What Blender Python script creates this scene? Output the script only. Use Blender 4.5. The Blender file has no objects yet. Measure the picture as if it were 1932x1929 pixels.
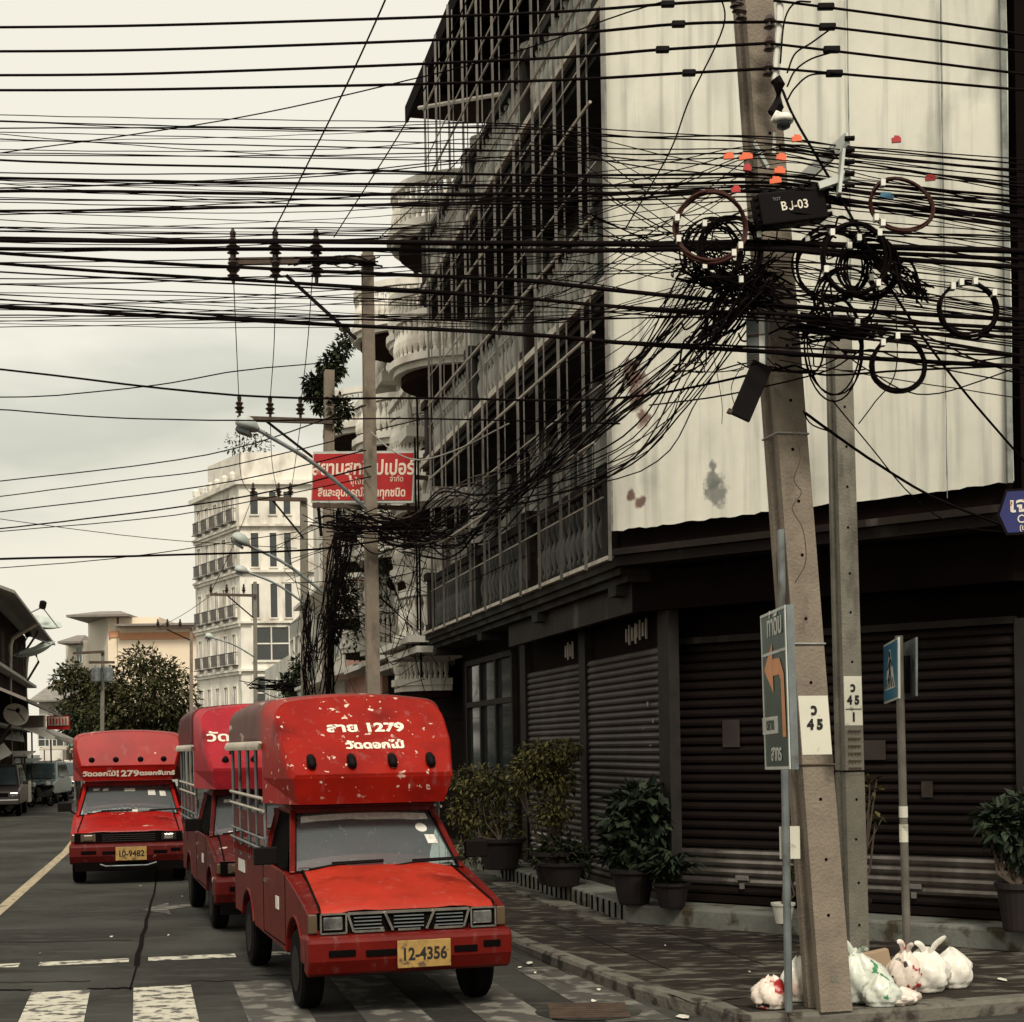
import bpy, bmesh, math, random
from mathutils import Vector, Matrix
random.seed(7)
PI = math.pi
C = bpy.context.scene.collection
# ------------------------------------------------------------------ camera model
F, U0, V0, ROLL, EYE = 3000.0, 966.0, 1408.0, 0.016, 2.1
cr, sr = math.cos(ROLL), math.sin(ROLL)
def at(u, v, Y):
    a = (u-U0)*Y/F; b = (V0-v)*Y/F
    return Vector((a*cr+b*sr, Y, EYE-a*sr+b*cr))
def on_z(u, v, z):
    a, b = (u-U0)/F, (V0-v)/F
    Y = (z-EYE)/(-a*sr+b*cr)
    return at(u, v, Y)
# ------------------------------------------------------------------ materials
M = {}
def mat(name, col, rough=0.7, metal=0.0, var=0.15, scale=3.0, bump=0.0, bscale=40.0, col2=None, thr=None, spec=0.5, stretch=None, coat=0.0):
    m = bpy.data.materials.new(name); m.use_nodes = True
    nt = m.node_tree; b = nt.nodes['Principled BSDF']
    b.inputs['Roughness'].default_value = rough; b.inputs['Metallic'].default_value = metal
    b.inputs['Specular IOR Level'].default_value = spec
    if coat: b.inputs['Coat Weight'].default_value = coat; b.inputs['Coat Roughness'].default_value = 0.15
    tc = nt.nodes.new('ShaderNodeTexCoord'); src = tc.outputs['Object']
    if stretch:
        mp = nt.nodes.new('ShaderNodeMapping'); mp.inputs['Scale'].default_value = stretch
        nt.links.new(src, mp.inputs[0]); src = mp.outputs[0]
    n = nt.nodes.new('ShaderNodeTexNoise'); n.inputs['Scale'].default_value = scale
    n.inputs['Detail'].default_value = 8; n.inputs['Roughness'].default_value = 0.65
    nt.links.new(src, n.inputs['Vector'])
    r = nt.nodes.new('ShaderNodeValToRGB')
    if thr: r.color_ramp.elements[0].position, r.color_ramp.elements[1].position = thr
    else: r.color_ramp.elements[0].position, r.color_ramp.elements[1].position = 0.3, 0.7
    c2 = col2 if col2 else tuple(min(1, c*(1+var)) for c in col)
    c1 = tuple(c*(1-var) for c in col)
    r.color_ramp.elements[0].color = (*c1, 1); r.color_ramp.elements[1].color = (*c2, 1)
    nt.links.new(n.outputs['Fac'], r.inputs['Fac']); nt.links.new(r.outputs['Color'], b.inputs['Base Color'])
    if bump:
        n2 = nt.nodes.new('ShaderNodeTexNoise'); n2.inputs['Scale'].default_value = bscale; n2.inputs['Detail'].default_value = 6
        nt.links.new(src, n2.inputs['Vector'])
        bp = nt.nodes.new('ShaderNodeBump'); bp.inputs['Strength'].default_value = bump; bp.inputs['Distance'].default_value = 0.02
        nt.links.new(n2.outputs['Fac'], bp.inputs['Height']); nt.links.new(bp.outputs['Normal'], b.inputs['Normal'])
    M[name] = m
    return m
def overlay(name, col, scale, thr, detail=4, stretch=None, rough=None):
    """lay a second, patchy colour over the existing base colour (chips, stains, rust)"""
    nt = M[name].node_tree; b = nt.nodes['Principled BSDF']
    old = b.inputs['Base Color'].links[0].from_socket
    tc = nt.nodes.new('ShaderNodeTexCoord'); src = tc.outputs['Object']
    if stretch:
        mp = nt.nodes.new('ShaderNodeMapping'); mp.inputs['Scale'].default_value = stretch
        nt.links.new(src, mp.inputs[0]); src = mp.outputs[0]
    n = nt.nodes.new('ShaderNodeTexNoise'); n.inputs['Scale'].default_value = scale; n.inputs['Detail'].default_value = detail
    nt.links.new(src, n.inputs['Vector'])
    r = nt.nodes.new('ShaderNodeValToRGB'); r.color_ramp.elements[0].position, r.color_ramp.elements[1].position = thr
    mx = nt.nodes.new('ShaderNodeMix'); mx.data_type = 'RGBA'
    nt.links.new(n.outputs['Fac'], r.inputs['Fac']); nt.links.new(r.outputs['Color'], mx.inputs['Factor'])
    nt.links.new(old, mx.inputs['A']); mx.inputs['B'].default_value = (*col, 1)
    nt.links.new(mx.outputs['Result'], b.inputs['Base Color'])
    return mx
def spots(name, col, centres, wob=0.35):
    """stains with a shape of their own at object-space points: (centre, radius)"""
    nt = M[name].node_tree; b = nt.nodes['Principled BSDF']
    tc = nt.nodes.new('ShaderNodeTexCoord')
    n = nt.nodes.new('ShaderNodeTexNoise'); n.inputs['Scale'].default_value = 9; n.inputs['Detail'].default_value = 5
    nt.links.new(tc.outputs['Object'], n.inputs['Vector'])
    for (p, rad) in centres:
        old = b.inputs['Base Color'].links[0].from_socket
        vs = nt.nodes.new('ShaderNodeVectorMath'); vs.operation = 'DISTANCE'
        nt.links.new(tc.outputs['Object'], vs.inputs[0]); vs.inputs[1].default_value = p
        mm = nt.nodes.new('ShaderNodeMath'); mm.operation = 'MULTIPLY_ADD'
        nt.links.new(n.outputs['Fac'], mm.inputs[0]); mm.inputs[1].default_value = rad*2.2; nt.links.new(vs.outputs['Value'], mm.inputs[2])
        mr = nt.nodes.new('ShaderNodeMapRange'); mr.inputs['From Min'].default_value = rad*1.75; mr.inputs['From Max'].default_value = rad*2.2
        mr.inputs['To Min'].default_value = 0.85; mr.inputs['To Max'].default_value = 0.0
        nt.links.new(mm.outputs[0], mr.inputs['Value'])
        mx = nt.nodes.new('ShaderNodeMix'); mx.data_type = 'RGBA'
        nt.links.new(mr.outputs[0], mx.inputs['Factor']); nt.links.new(old, mx.inputs['A']); mx.inputs['B'].default_value = (*col, 1)
        nt.links.new(mx.outputs['Result'], b.inputs['Base Color'])
def leafmat(name, c1, c2):
    m = bpy.data.materials.new(name); m.use_nodes = True; nt = m.node_tree; b = nt.nodes['Principled BSDF']
    g = nt.nodes.new('ShaderNodeNewGeometry'); r = nt.nodes.new('ShaderNodeValToRGB')
    r.color_ramp.elements[0].color = (*c1, 1); r.color_ramp.elements[1].color = (*c2, 1)
    nt.links.new(g.outputs['Random Per Island'], r.inputs['Fac']); nt.links.new(r.outputs['Color'], b.inputs['Base Color'])
    b.inputs['Roughness'].default_value = 0.6; b.inputs['Specular IOR Level'].default_value = 0.15
    M[name] = m

mat('asphalt', (0.030, 0.028, 0.024), 0.9, var=0.35, scale=9, bump=0.8, bscale=90, spec=.2)
overlay('asphalt', (0.072, 0.071, 0.061), 0.45, (0.42, 0.70), 8)
overlay('asphalt', (0.085, 0.082, 0.070), 2.6, (0.56, 0.78), 10, (.6, 2.0, 1))
overlay('asphalt', (0.018, 0.015, 0.013), 0.9, (0.60, 0.74), 8, (0.5, 2.2, 1))
mat('ground', (0.09, 0.085, 0.07), 0.9, var=0.2, scale=.3)
mat('pavement', (0.027, 0.021, 0.017), 0.9, spec=.15, var=0.35, scale=2.2, bump=0.5, bscale=30)
overlay('pavement', (0.13, 0.12, 0.095), 3.4, (0.52, 0.66), 10, (1, 2, 1))
overlay('pavement', (0.018, 0.013, 0.011), 2.1, (0.58, 0.68), 8)
mat('kerb', (0.12, 0.108, 0.086), 0.85, var=0.3, scale=4, bump=0.5, bscale=25)
overlay('kerb', (0.03, 0.022, 0.016), 5, (0.52, 0.62), 8)
mat('plinth', (0.15, 0.152, 0.13), 0.85, var=0.25, scale=3, bump=0.4, bscale=20)
overlay('plinth', (0.05, 0.04, 0.02), 4, (0.55, 0.64), 8)
mat('white_paint', (0.50, 0.47, 0.38), 0.8, var=0.2, scale=6)
overlay('white_paint', (0.075, 0.07, 0.06), 7, (0.50, 0.58), 8, (1, 1, 1))
mat('worn_paint', (0.17, 0.16, 0.135), 0.8, var=0.2, scale=6)
overlay('worn_paint', (0.055, 0.05, 0.042), 4, (0.42, 0.5), 9, (1, 1, 1))
mat('yellow_paint', (0.38, 0.31, 0.20), 0.8, var=0.15, scale=5)
overlay('yellow_paint', (0.08, 0.07, 0.06), 8, (0.54, 0.62), 8)
mat('crack', (0.007, 0.005, 0.004), 0.95, spec=.04)
mat('concrete', (0.20, 0.162, 0.122), 0.88, var=0.2, scale=5, bump=0.5, bscale=45)
overlay('concrete', (0.06, 0.045, 0.032), 3.5, (0.56, 0.72), 9, (1, 1, .35))
mat('concrete_grey', (0.17, 0.155, 0.122), 0.88, var=0.2, scale=5, bump=0.45, bscale=45)
overlay('concrete_grey', (0.05, 0.04, 0.032), 3.5, (0.58, 0.74), 9, (1, 1, .35))
mat('hole', (0.004, 0.003, 0.003), 0.9, spec=.03)
mat('cable', (0.005, 0.003, 0.003), 0.85, spec=0.05)
mat('cable_pale', (0.28, 0.26, 0.22), 0.6)
mat('cable_brown', (0.040, 0.010, 0.006), 0.6, spec=.2)
mat('black_plastic', (0.006, 0.004, 0.004), 0.6, spec=0.08)
mat('steel', (0.30, 0.29, 0.27), 0.45, metal=0.6, var=0.25, scale=9)
mat('galv', (0.17, 0.19, 0.19), 0.5, metal=0.4, var=0.3, scale=5)
mat('rusty', (0.07, 0.045, 0.03), 0.75, metal=0.2, var=0.4, scale=6)
overlay('galv', (0.06, 0.04, 0.03), 4, (0.55, 0.7), 6)
mat('white_plastic', (0.72, 0.70, 0.62), 0.5, var=0.06)
mat('paper_white', (0.66, 0.63, 0.52), 0.75, var=0.06, scale=4)
overlay('paper_white', (0.25, 0.22, 0.17), 9, (0.62, 0.72), 8)
mat('ink', (0.008, 0.006, 0.006), 0.8)
mat('orange_tag', (0.75, 0.12, 0.03), 0.5)
mat('post_steel', (0.12, 0.105, 0.085), 0.6, var=0.4, scale=4)
mat('porcelain', (0.030, 0.016, 0.012), 0.3)
mat('letter_white', (0.75, 0.70, 0.58), 0.6, var=0.08)
overlay('letter_white', (0.40, 0.06, 0.04), 40, (0.62, 0.66), 3)
# building
mat('dark_wall', (0.0065, 0.0035, 0.003), 0.9, var=0.3, scale=2, spec=.05)  # near black: shade under canopies and inside balconies is put into the colour
mat('black_void', (0.004, 0.003, 0.003), 0.9, spec=.03)
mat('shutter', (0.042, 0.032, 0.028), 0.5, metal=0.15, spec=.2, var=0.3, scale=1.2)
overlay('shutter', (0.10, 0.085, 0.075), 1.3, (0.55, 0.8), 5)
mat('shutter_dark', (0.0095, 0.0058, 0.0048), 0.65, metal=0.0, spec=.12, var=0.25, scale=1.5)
mat('shutter_bare', (0.20, 0.175, 0.155), 0.3, metal=0.8, var=0.4, scale=4, stretch=(1, 1, .3))
mat('post', (0.024, 0.021, 0.019), 0.7, spec=.1, var=0.3, scale=4)
mat('fascia', (0.018, 0.013, 0.011), 0.7, spec=.15, var=0.35, scale=1.4, bump=0.4, bscale=5)
overlay('fascia', (0.10, 0.09, 0.08), 2.0, (0.60, 0.78), 6, (1, 1, .4))
mat('render_mid', (0.085, 0.086, 0.078), 0.85, var=0.35, scale=2.5)
overlay('render_mid', (0.02, 0.013, 0.010), 2.0, (0.46, 0.66), 8, (1, 1, .4))
mat('render_dark', (0.042, 0.041, 0.037), 0.9, spec=.1, var=0.3, scale=2.5, bump=0.2)
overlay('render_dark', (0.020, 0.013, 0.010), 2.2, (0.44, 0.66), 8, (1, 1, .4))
mat('render_pale', (0.36, 0.36, 0.315), 0.85, var=0.2, scale=2, bump=0.1)
overlay('render_pale', (0.12, 0.10, 0.08), 2.6, (0.56, 0.8), 8, (1, 1, .35))
mat('edge_pale', (0.55, 0.50, 0.42), 0.8, var=0.25, scale=5)
mat('grille_bar', (0.13, 0.115, 0.10), 0.5, metal=0.3, var=0.5, scale=2)
mat('rail_pale', (0.42, 0.37, 0.30), 0.5, var=0.3, scale=2)
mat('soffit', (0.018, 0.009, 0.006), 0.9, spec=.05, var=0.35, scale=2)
mat('glass_dark', (0.03, 0.035, 0.035), 0.08, spec=0.7, var=0.2)
mat('glass_sky', (0.10, 0.13, 0.14), 0.06, metal=0.45, var=0.25, scale=2.5)
mat('curtain', (0.55, 0.52, 0.45), 0.8, var=0.4, scale=6, stretch=(6, 6, .4))
# cladding
mat('cladding', (0.76, 0.735, 0.63), 0.7, var=0.07, scale=1.6, bump=0.5, bscale=2.2)
overlay('cladding', (0.46, 0.45, 0.39), 1.2, (0.56, 0.84), 7, (1, 1, .5))
overlay('cladding', (0.42, 0.41, 0.36), 3.0, (0.50, 0.82), 8, (3, 3, .12))
overlay('cladding', (0.24, 0.235, 0.20), 1.3, (0.57, 0.80), 10, (1, 1, .6))
mat('seam', (0.20, 0.21, 0.19), 0.8, var=0.5, scale=6)
mat('white_wall', (0.74, 0.70, 0.62), 0.8, var=0.10, scale=.8, bump=0.1)
overlay('white_wall', (0.34, 0.29, 0.23), 1.3, (0.50, 0.78), 9, (1, 1, .35))
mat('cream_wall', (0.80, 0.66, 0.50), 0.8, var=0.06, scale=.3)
mat('cream_shade', (0.62, 0.56, 0.46), 0.8, var=0.06, scale=.3)  # shaded copy of the cream, side-wall shade put into the colour
mat('orange_band', (0.62, 0.30, 0.16), 0.8, var=0.08)
mat('roof_grey', (0.20, 0.17, 0.15), 0.7, var=0.2)
mat('pink_wall', (0.55, 0.30, 0.24), 0.8, var=0.25, scale=2)
mat('sign_red', (0.42, 0.012, 0.012), 0.35, var=0.25, scale=3)
mat('sign_letter', (0.80, 0.66, 0.52), 0.6, var=0.05)
mat('sign_green', (0.035, 0.075, 0.058), 0.35, var=0.2, scale=3)
mat('sign_blue', (0.045, 0.17, 0.27), 0.3, var=0.25, scale=3)
mat('sign_navy', (0.02, 0.025, 0.13), 0.4)
mat('sign_orange', (0.62, 0.27, 0.11), 0.5)
mat('sign_frame', (0.50, 0.52, 0.47), 0.5, var=0.2)
mat('terracotta', (0.009, 0.004, 0.0035), 0.7, var=0.3, scale=5)
mat('soil', (0.02, 0.014, 0.01), 0.95)
mat('bag', (0.72, 0.68, 0.60), 0.35, var=0.12, scale=8, bump=0.35, bscale=14)
overlay('bag', (0.62, 0.42, 0.32), 3, (0.55, 0.75), 4)
mat('bag_red', (0.70, 0.60, 0.51), 0.35, var=0.1, scale=9, bump=0.35, bscale=14)
overlay('bag_red', (0.35, 0.02, 0.02), 7, (0.58, 0.62), 3)
overlay('bag_red', (0.02, 0.012, 0.012), 9, (0.62, 0.66), 3)
mat('bag_green', (0.62, 0.64, 0.56), 0.35, var=0.12, scale=8, bump=0.35, bscale=14)
overlay('bag_green', (0.04, 0.20, 0.07), 9, (0.60, 0.64), 3)
overlay('bag_green', (0.30, 0.27, 0.20), 4, (0.60, 0.75), 3)
mat('cardboard', (0.34, 0.24, 0.15), 0.8)
mat('bark', (0.06, 0.04, 0.028), 0.9, var=0.3, scale=6)
# trucks
def paint(name, col, chips=None):
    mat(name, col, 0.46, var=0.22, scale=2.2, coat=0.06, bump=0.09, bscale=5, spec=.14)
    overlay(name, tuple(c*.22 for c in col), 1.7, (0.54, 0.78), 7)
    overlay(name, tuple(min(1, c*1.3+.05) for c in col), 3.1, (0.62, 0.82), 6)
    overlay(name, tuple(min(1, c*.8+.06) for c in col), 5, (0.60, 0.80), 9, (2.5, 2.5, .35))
    if chips:
        mx = overlay(name, (0.66, 0.52, 0.42), chips[0], chips[1], 5); nt = M[name].node_tree
        tc = nt.nodes.new('ShaderNodeTexCoord'); n2 = nt.nodes.new('ShaderNodeTexNoise'); n2.inputs['Scale'].default_value = 2.6; n2.inputs['Detail'].default_value = 2
        r2 = nt.nodes.new('ShaderNodeValToRGB'); r2.color_ramp.elements[0].position, r2.color_ramp.elements[1].position = .47, .56
        ml = nt.nodes.new('ShaderNodeMath'); ml.operation = 'MULTIPLY'; old = mx.inputs['Factor'].links[0].from_socket
        nt.links.new(tc.outputs['Object'], n2.inputs['Vector']); nt.links.new(n2.outputs['Fac'], r2.inputs['Fac']); nt.links.new(old, ml.inputs[0]); nt.links.new(r2.outputs['Color'], ml.inputs[1]); nt.links.new(ml.outputs[0], mx.inputs['Factor'])
paint('red_hood', (0.36, 0.026, 0.012))  # brighter copy of the truck red, light on the hood put into the colour
paint('red_body', (0.115, 0.0055, 0.003))  # darker copy of the truck red, shade on the sides put into the colour
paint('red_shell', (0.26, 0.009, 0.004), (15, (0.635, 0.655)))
paint('red_dull', (0.085, 0.007, 0.006), (6, (0.66, 0.70)))
paint('pink_shell', (0.36, 0.018, 0.028), (9, (0.72, 0.74)))
paint('red_left', (0.30, 0.007, 0.004), (7, (0.69, 0.72)))
mat('roof_vinyl', (0.13, 0.055, 0.045), 0.7, var=0.3, scale=2)
overlay('roof_vinyl', (0.60, 0.50, 0.42), 5, (0.60, 0.68), 5, (1, .25, 1))
mat('rubber', (0.004, 0.003, 0.003), 0.9, spec=.08)
mat('rim', (0.022, 0.018, 0.016), 0.75, spec=.1)
mat('chrome', (0.62, 0.58, 0.52), 0.22, metal=1.0, var=0.3, scale=10)
mat('underside', (0.004, 0.003, 0.003), 0.9, spec=0.03)  # near black: shade beneath the trucks and in openings is part of the colour
mat('lens', (0.22, 0.22, 0.21), 0.08, metal=0.6, var=0.6, scale=9)
mat('amber', (0.09, 0.06, 0.035), 0.25)
mat('plate_yellow', (0.33, 0.20, 0.055), 0.5, var=0.25, scale=12)
overlay('plate_yellow', (0.10, 0.06, 0.03), 14, (0.58, 0.68), 5)
mat('windscreen', (0.44, 0.55, 0.57), 0.03, metal=0.8, var=0.12, scale=1.2, stretch=(1, 1, 3)); M['windscreen'].node_tree.nodes['Principled BSDF'].inputs['Alpha'].default_value = 0.78
mat('sticker', (0.62, 0.60, 0.54), 0.6, var=0.3, scale=20)
mat('car_blue', (0.20, 0.24, 0.25), 0.3, metal=0.3)
mat('car_white', (0.62, 0.58, 0.50), 0.35)
mat('car_dark', (0.03, 0.022, 0.02), 0.35)
mat('tarp_green', (0.10, 0.22, 0.16), 0.7, var=0.3)
mat('dish', (0.42, 0.46, 0.42), 0.6)
mat('tin', (0.24, 0.22, 0.19), 0.6, metal=0.3, var=0.4, scale=3)
leafmat('leaf_yellow', (0.009, 0.010, 0.004), (0.14, 0.125, 0.04))
leafmat('leaf_dark', (0.007, 0.011, 0.005), (0.036, 0.044, 0.018))
leafmat('leaf_broad', (0.003, 0.006, 0.003), (0.036, 0.050, 0.028))
leafmat('leaf_tree', (0.012, 0.015, 0.006), (0.085, 0.080, 0.032))
# ------------------------------------------------------------------ objects
def tag(o, label=None, cat=None, group=None, kind=None):
    if label: o['label'] = label
    if cat: o['category'] = cat
    if group: o['group'] = group
    if kind: o['kind'] = kind
    return o
def empty(name, loc, label, cat, group=None, rz=0):
    o = bpy.data.objects.new(name, None); C.objects.link(o); o.location = loc; o.rotation_euler = (0, 0, rz)
    return tag(o, label, cat, group)
class MB:
    def __init__(s, mx=None): s.v = []; s.f = []; s.m = []; s.mx = mx or Matrix.Identity(4); s.mi = 0
    def add(s, vs, fs):
        n = len(s.v); s.v += [s.mx @ Vector(p) for p in vs]
        for f in fs: s.f.append([n+i for i in f]); s.m.append(s.mi)
    def box(s, c, d, rot=None):
        c = Vector(c); R = rot or Matrix.Identity(3)
        vs = [c + R @ Vector((x*d[0]/2, y*d[1]/2, z*d[2]/2)) for x in (-1, 1) for y in (-1, 1) for z in (-1, 1)]
        s.add(vs, [(0,1,3,2),(4,6,7,5),(0,4,5,1),(2,3,7,6),(0,2,6,4),(1,5,7,3)])
    def quad(s, a, b, c, d): s.add([a, b, c, d], [(0,1,2,3)])
    def slab(s, pts, z0, z1):          # vertical prism over a plan polygon
        n = len(pts)
        vs = [(p[0], p[1], z0) for p in pts]+[(p[0], p[1], z1) for p in pts]
        s.add(vs, [tuple(range(n))[::-1], tuple(range(n, 2*n))]+[(i, (i+1) % n, n+(i+1) % n, n+i) for i in range(n)])
    def prism(s, pts, x0, x1):         # profile in (y, z) swept along x
        n = len(pts)
        vs = [(x0, p[0], p[1]) for p in pts]+[(x1, p[0], p[1]) for p in pts]
        s.add(vs, [tuple(range(n)), tuple(range(n, 2*n))[::-1]]+[(i, n+i, n+(i+1) % n, (i+1) % n) for i in range(n)])
    def tube(s, pts, r, n=6, caps=True):
        pts = [Vector(p) for p in pts]; rings = []
        rr = r if isinstance(r, (list, tuple)) else [r]*len(pts)
        up = Vector((0, 0, 1)); base = len(s.v)
        vs = []
        for i, p in enumerate(pts):
            d = (pts[min(i+1, len(pts)-1)]-pts[max(i-1, 0)])
            if d.length < 1e-9: d = Vector((0, 0, 1))
            d.normalize()
            a = d.cross(up)
            if a.length < 1e-3: a = d.cross(Vector((1, 0, 0)))
            a.normalize(); b = d.cross(a)
            for k in range(n):
                t = 2*PI*k/n; vs.append(p+(a*math.cos(t)+b*math.sin(t))*rr[i])
        fs = []
        for i in range(len(pts)-1):
            for k in range(n):
                fs.append((i*n+k, i*n+(k+1) % n, (i+1)*n+(k+1) % n, (i+1)*n+k))
        if caps: fs += [tuple(range(n))[::-1], tuple(range((len(pts)-1)*n, len(pts)*n))]
        s.add(vs, fs)
    def bar(s, a, b, w, h=None):
        a, b = Vector(a), Vector(b); h = h or w; d = b-a; L = d.length; d.normalize()
        up = Vector((0, 0, 1)); x = d.cross(up)
        if x.length < 1e-3: x = Vector((1, 0, 0))
        x.normalize(); z = x.cross(d); R = Matrix((x, d, z)).transposed()
        s.box((a+b)/2, (w, L, h), R)
    def lathe(s, prof, c=(0, 0, 0), n=10, axis='z', cap=True):
        c = Vector(c); vs = []
        for (r, z) in prof:
            for k in range(n):
                t = 2*PI*k/n
                if axis == 'z': vs.append(c+Vector((r*math.cos(t), r*math.sin(t), z)))
                elif axis == 'y': vs.append(c+Vector((r*math.cos(t), z, r*math.sin(t))))
                else: vs.append(c+Vector((z, r*math.cos(t), r*math.sin(t))))
        fs = []
        for i in range(len(prof)-1):
            for k in range(n): fs.append((i*n+k, i*n+(k+1) % n, (i+1)*n+(k+1) % n, (i+1)*n+k))
        if cap: fs += [tuple(range(n))[::-1], tuple(range((len(prof)-1)*n, len(prof)*n))]
        s.add(vs, fs)
    def build(s, name, mats, parent=None, smooth=False, bevel=0, world=False):
        me = bpy.data.meshes.new(name); me.from_pydata([tuple(v) for v in s.v], [], s.f)
        if not isinstance(mats, (list, tuple)): mats = [mats]
        for m in mats: me.materials.append(M[m])
        for p, i in zip(me.polygons, s.m): p.material_index = i; p.use_smooth = smooth
        bm = bmesh.new(); bm.from_mesh(me); bmesh.ops.recalc_face_normals(bm, faces=bm.faces); bm.to_mesh(me); bm.free()
        o = bpy.data.objects.new(name, me); C.objects.link(o)
        if parent is not None:
            o.parent = parent
            if world: o.matrix_parent_inverse = winv(parent)
        if bevel:
            b = o.modifiers.new('bevel', 'BEVEL'); b.width = bevel; b.segments = 2; b.limit_method = 'ANGLE'; b.angle_limit = 0.7
        return o
def winv(p):
    m = Matrix.Identity(4)
    while p is not None:
        m = (p.matrix_parent_inverse @ (Matrix.Translation(p.location) @ p.rotation_euler.to_matrix().to_4x4() @ Matrix.Diagonal((*p.scale, 1)))) @ m if p.parent else (Matrix.Translation(p.location) @ p.rotation_euler.to_matrix().to_4x4() @ Matrix.Diagonal((*p.scale, 1))) @ m
        p = p.parent
    return m.inverted()
def text(name, body, size, mx, m, parent=None, depth=0.002, bold=0.0, sx=1.0, spacing=1.0, world=False):
    """lettering as a thin mesh; mx puts the text's own x/y plane in place"""
    cu = bpy.data.curves.new(name, 'FONT'); cu.body = body; cu.size = size; cu.align_x = 'CENTER'; cu.align_y = 'CENTER'
    cu.extrude = depth; cu.offset = bold; cu.space_character = spacing; cu.resolution_u = 3; cu.space_line = 0.95
    t = bpy.data.objects.new('tmp', cu); C.objects.link(t)
    bpy.context.view_layer.update()
    me = bpy.data.meshes.new_from_object(t.evaluated_get(bpy.context.evaluated_depsgraph_get()))
    bpy.data.objects.remove(t); bpy.data.curves.remove(cu)
    me.transform(mx @ Matrix.Diagonal((sx, 1, 1, 1))); me.name = name
    me.materials.clear(); me.materials.append(M[m])
    o = bpy.data.objects.new(name, me); C.objects.link(o)
    if parent is not None:
        o.parent = parent
        if world: o.matrix_parent_inverse = winv(parent)
    return o
def frame(o, x, y):
    """matrix with origin o, x axis, y axis (text plane)"""
    x = Vector(x).normalized(); y = Vector(y); z = x.cross(y).normalized(); y = z.cross(x)
    R = Matrix((x, y, z)).transposed().to_4x4(); return Matrix.Translation(o) @ R
def spline(pts, n=10):
    pts = [Vector(p) for p in pts]
    if len(pts) == 2: return [pts[0].lerp(pts[1], i/n) for i in range(n+1)]
    out = []
    P = [pts[0]*2-pts[1]]+pts+[pts[-1]*2-pts[-2]]
    for i in range(1, len(P)-2):
        for k in range(n):
            t = k/n
            a, b, c, d = P[i-1], P[i], P[i+1], P[i+2]
            out.append(0.5*((2*b)+(-a+c)*t+(2*a-5*b+4*c-d)*t*t+(-a+3*b-3*c+d)*t**3))
    out.append(pts[-1]); return out
# leaf clouds -------------------------------------------------------
def leaves(mb, blobs, n, size, aspect=0.45, droop=0.3, rnd=random):
    tot = sum(b[1][0]*b[1][1]*b[1][2] for b in blobs)
    for (c, r) in blobs:
        k = max(8, int(n*r[0]*r[1]*r[2]/tot))
        for _ in range(k):
            d = Vector((rnd.gauss(0, 1), rnd.gauss(0, 1), rnd.gauss(0, 1))).normalized()*(rnd.random()**0.45)*(0.85+.3*rnd.random())
            p = Vector(c)+Vector((d.x*r[0], d.y*r[1], d.z*r[2]))
            o = (d+Vector((rnd.gauss(0, .5), rnd.gauss(0, .5), rnd.gauss(0, .5)-droop))).normalized()
            s = size*rnd.uniform(.6, 1.3); side = o.cross(Vector((rnd.gauss(0, .4), rnd.gauss(0, .4), 1))).normalized()*s*aspect/2
            up = side.cross(o).normalized()
            mb.add([p, p+o*s*.5+side+up*s*.06, p+o*s-up*s*.08, p+o*s*.5-side+up*s*.06], [(0, 1, 2), (0, 2, 3)])
def tuft(mb, c, n, L, w, spread=0.6, rnd=random):
    for _ in range(n):
        a = rnd.uniform(0, 2*PI); t = rnd.uniform(.15, spread)
        d = Vector((math.cos(a)*t, math.sin(a)*t, 1)).normalized(); l = L*rnd.uniform(.6, 1.1)
        s = d.cross(Vector((0, 0, 1))).normalized()*w/2; p = Vector(c); g = Vector((math.cos(a), math.sin(a), -.8))
        q1 = p+d*l*.5; q2 = q1+(d+g*.4)*l*.3; q3 = q2+(d*.4+g)*l*.25
        mb.add([p, q1+s, q2+s*.9, q3, q2-s*.9, q1-s], [(0, 1, 5), (1, 2, 4, 5), (2, 3, 4)])
# winv for world-built children: roots are empties with loc + z rotation, every deeper parent sits at identity
def winv(p):
    if p.parent is None and p.type == 'EMPTY':
        return (Matrix.Translation(p.location) @ p.rotation_euler.to_matrix().to_4x4()).inverted()
    return Matrix.Identity(4)
def W(mb, name, mats, parent, **k): return mb.build(name, mats, parent, world=True, **k)
# ------------------------------------------------------------------ camera, light, sky
cam = bpy.data.cameras.new('camera'); co = bpy.data.objects.new('camera', cam); C.objects.link(co)
co.location = (0, 0, EYE); co.rotation_euler = Matrix(((cr, sr, 0), (0, 0, -1), (-sr, cr, 0))).to_euler()
co.matrix_world = Matrix(((cr, sr, 0, 0), (0, 0, -1, 0), (-sr, cr, 0, EYE), (0, 0, 0, 1)))
cam.sensor_width = 36; cam.lens = F/1932*36; cam.sensor_fit = 'HORIZONTAL'
cam.shift_y = (V0-964.5)/1932; cam.clip_end = 3000; cam.clip_start = 0.1
bpy.context.scene.camera = co
sun = bpy.data.lights.new('sun', 'SUN'); sun.energy = 3.0; sun.angle = math.radians(14); sun.color = (1.0, 0.93, 0.80)
so = bpy.data.objects.new('sun', sun); C.objects.link(so)
SEL, SAZ = math.radians(47), math.radians(172)      # azimuth clockwise from +Y
sd = Vector((math.sin(SAZ)*math.cos(SEL), math.cos(SAZ)*math.cos(SEL), math.sin(SEL)))
so.rotation_euler = sd.to_track_quat('Z', 'Y').to_euler()
w = bpy.data.worlds.new('World'); bpy.context.scene.world = w; w.use_nodes = True
nt = w.node_tree; nt.nodes.clear()
out = nt.nodes.new('ShaderNodeOutputWorld')
sky = nt.nodes.new('ShaderNodeTexSky'); sky.sky_type = 'NISHITA'; sky.sun_disc = False
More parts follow.
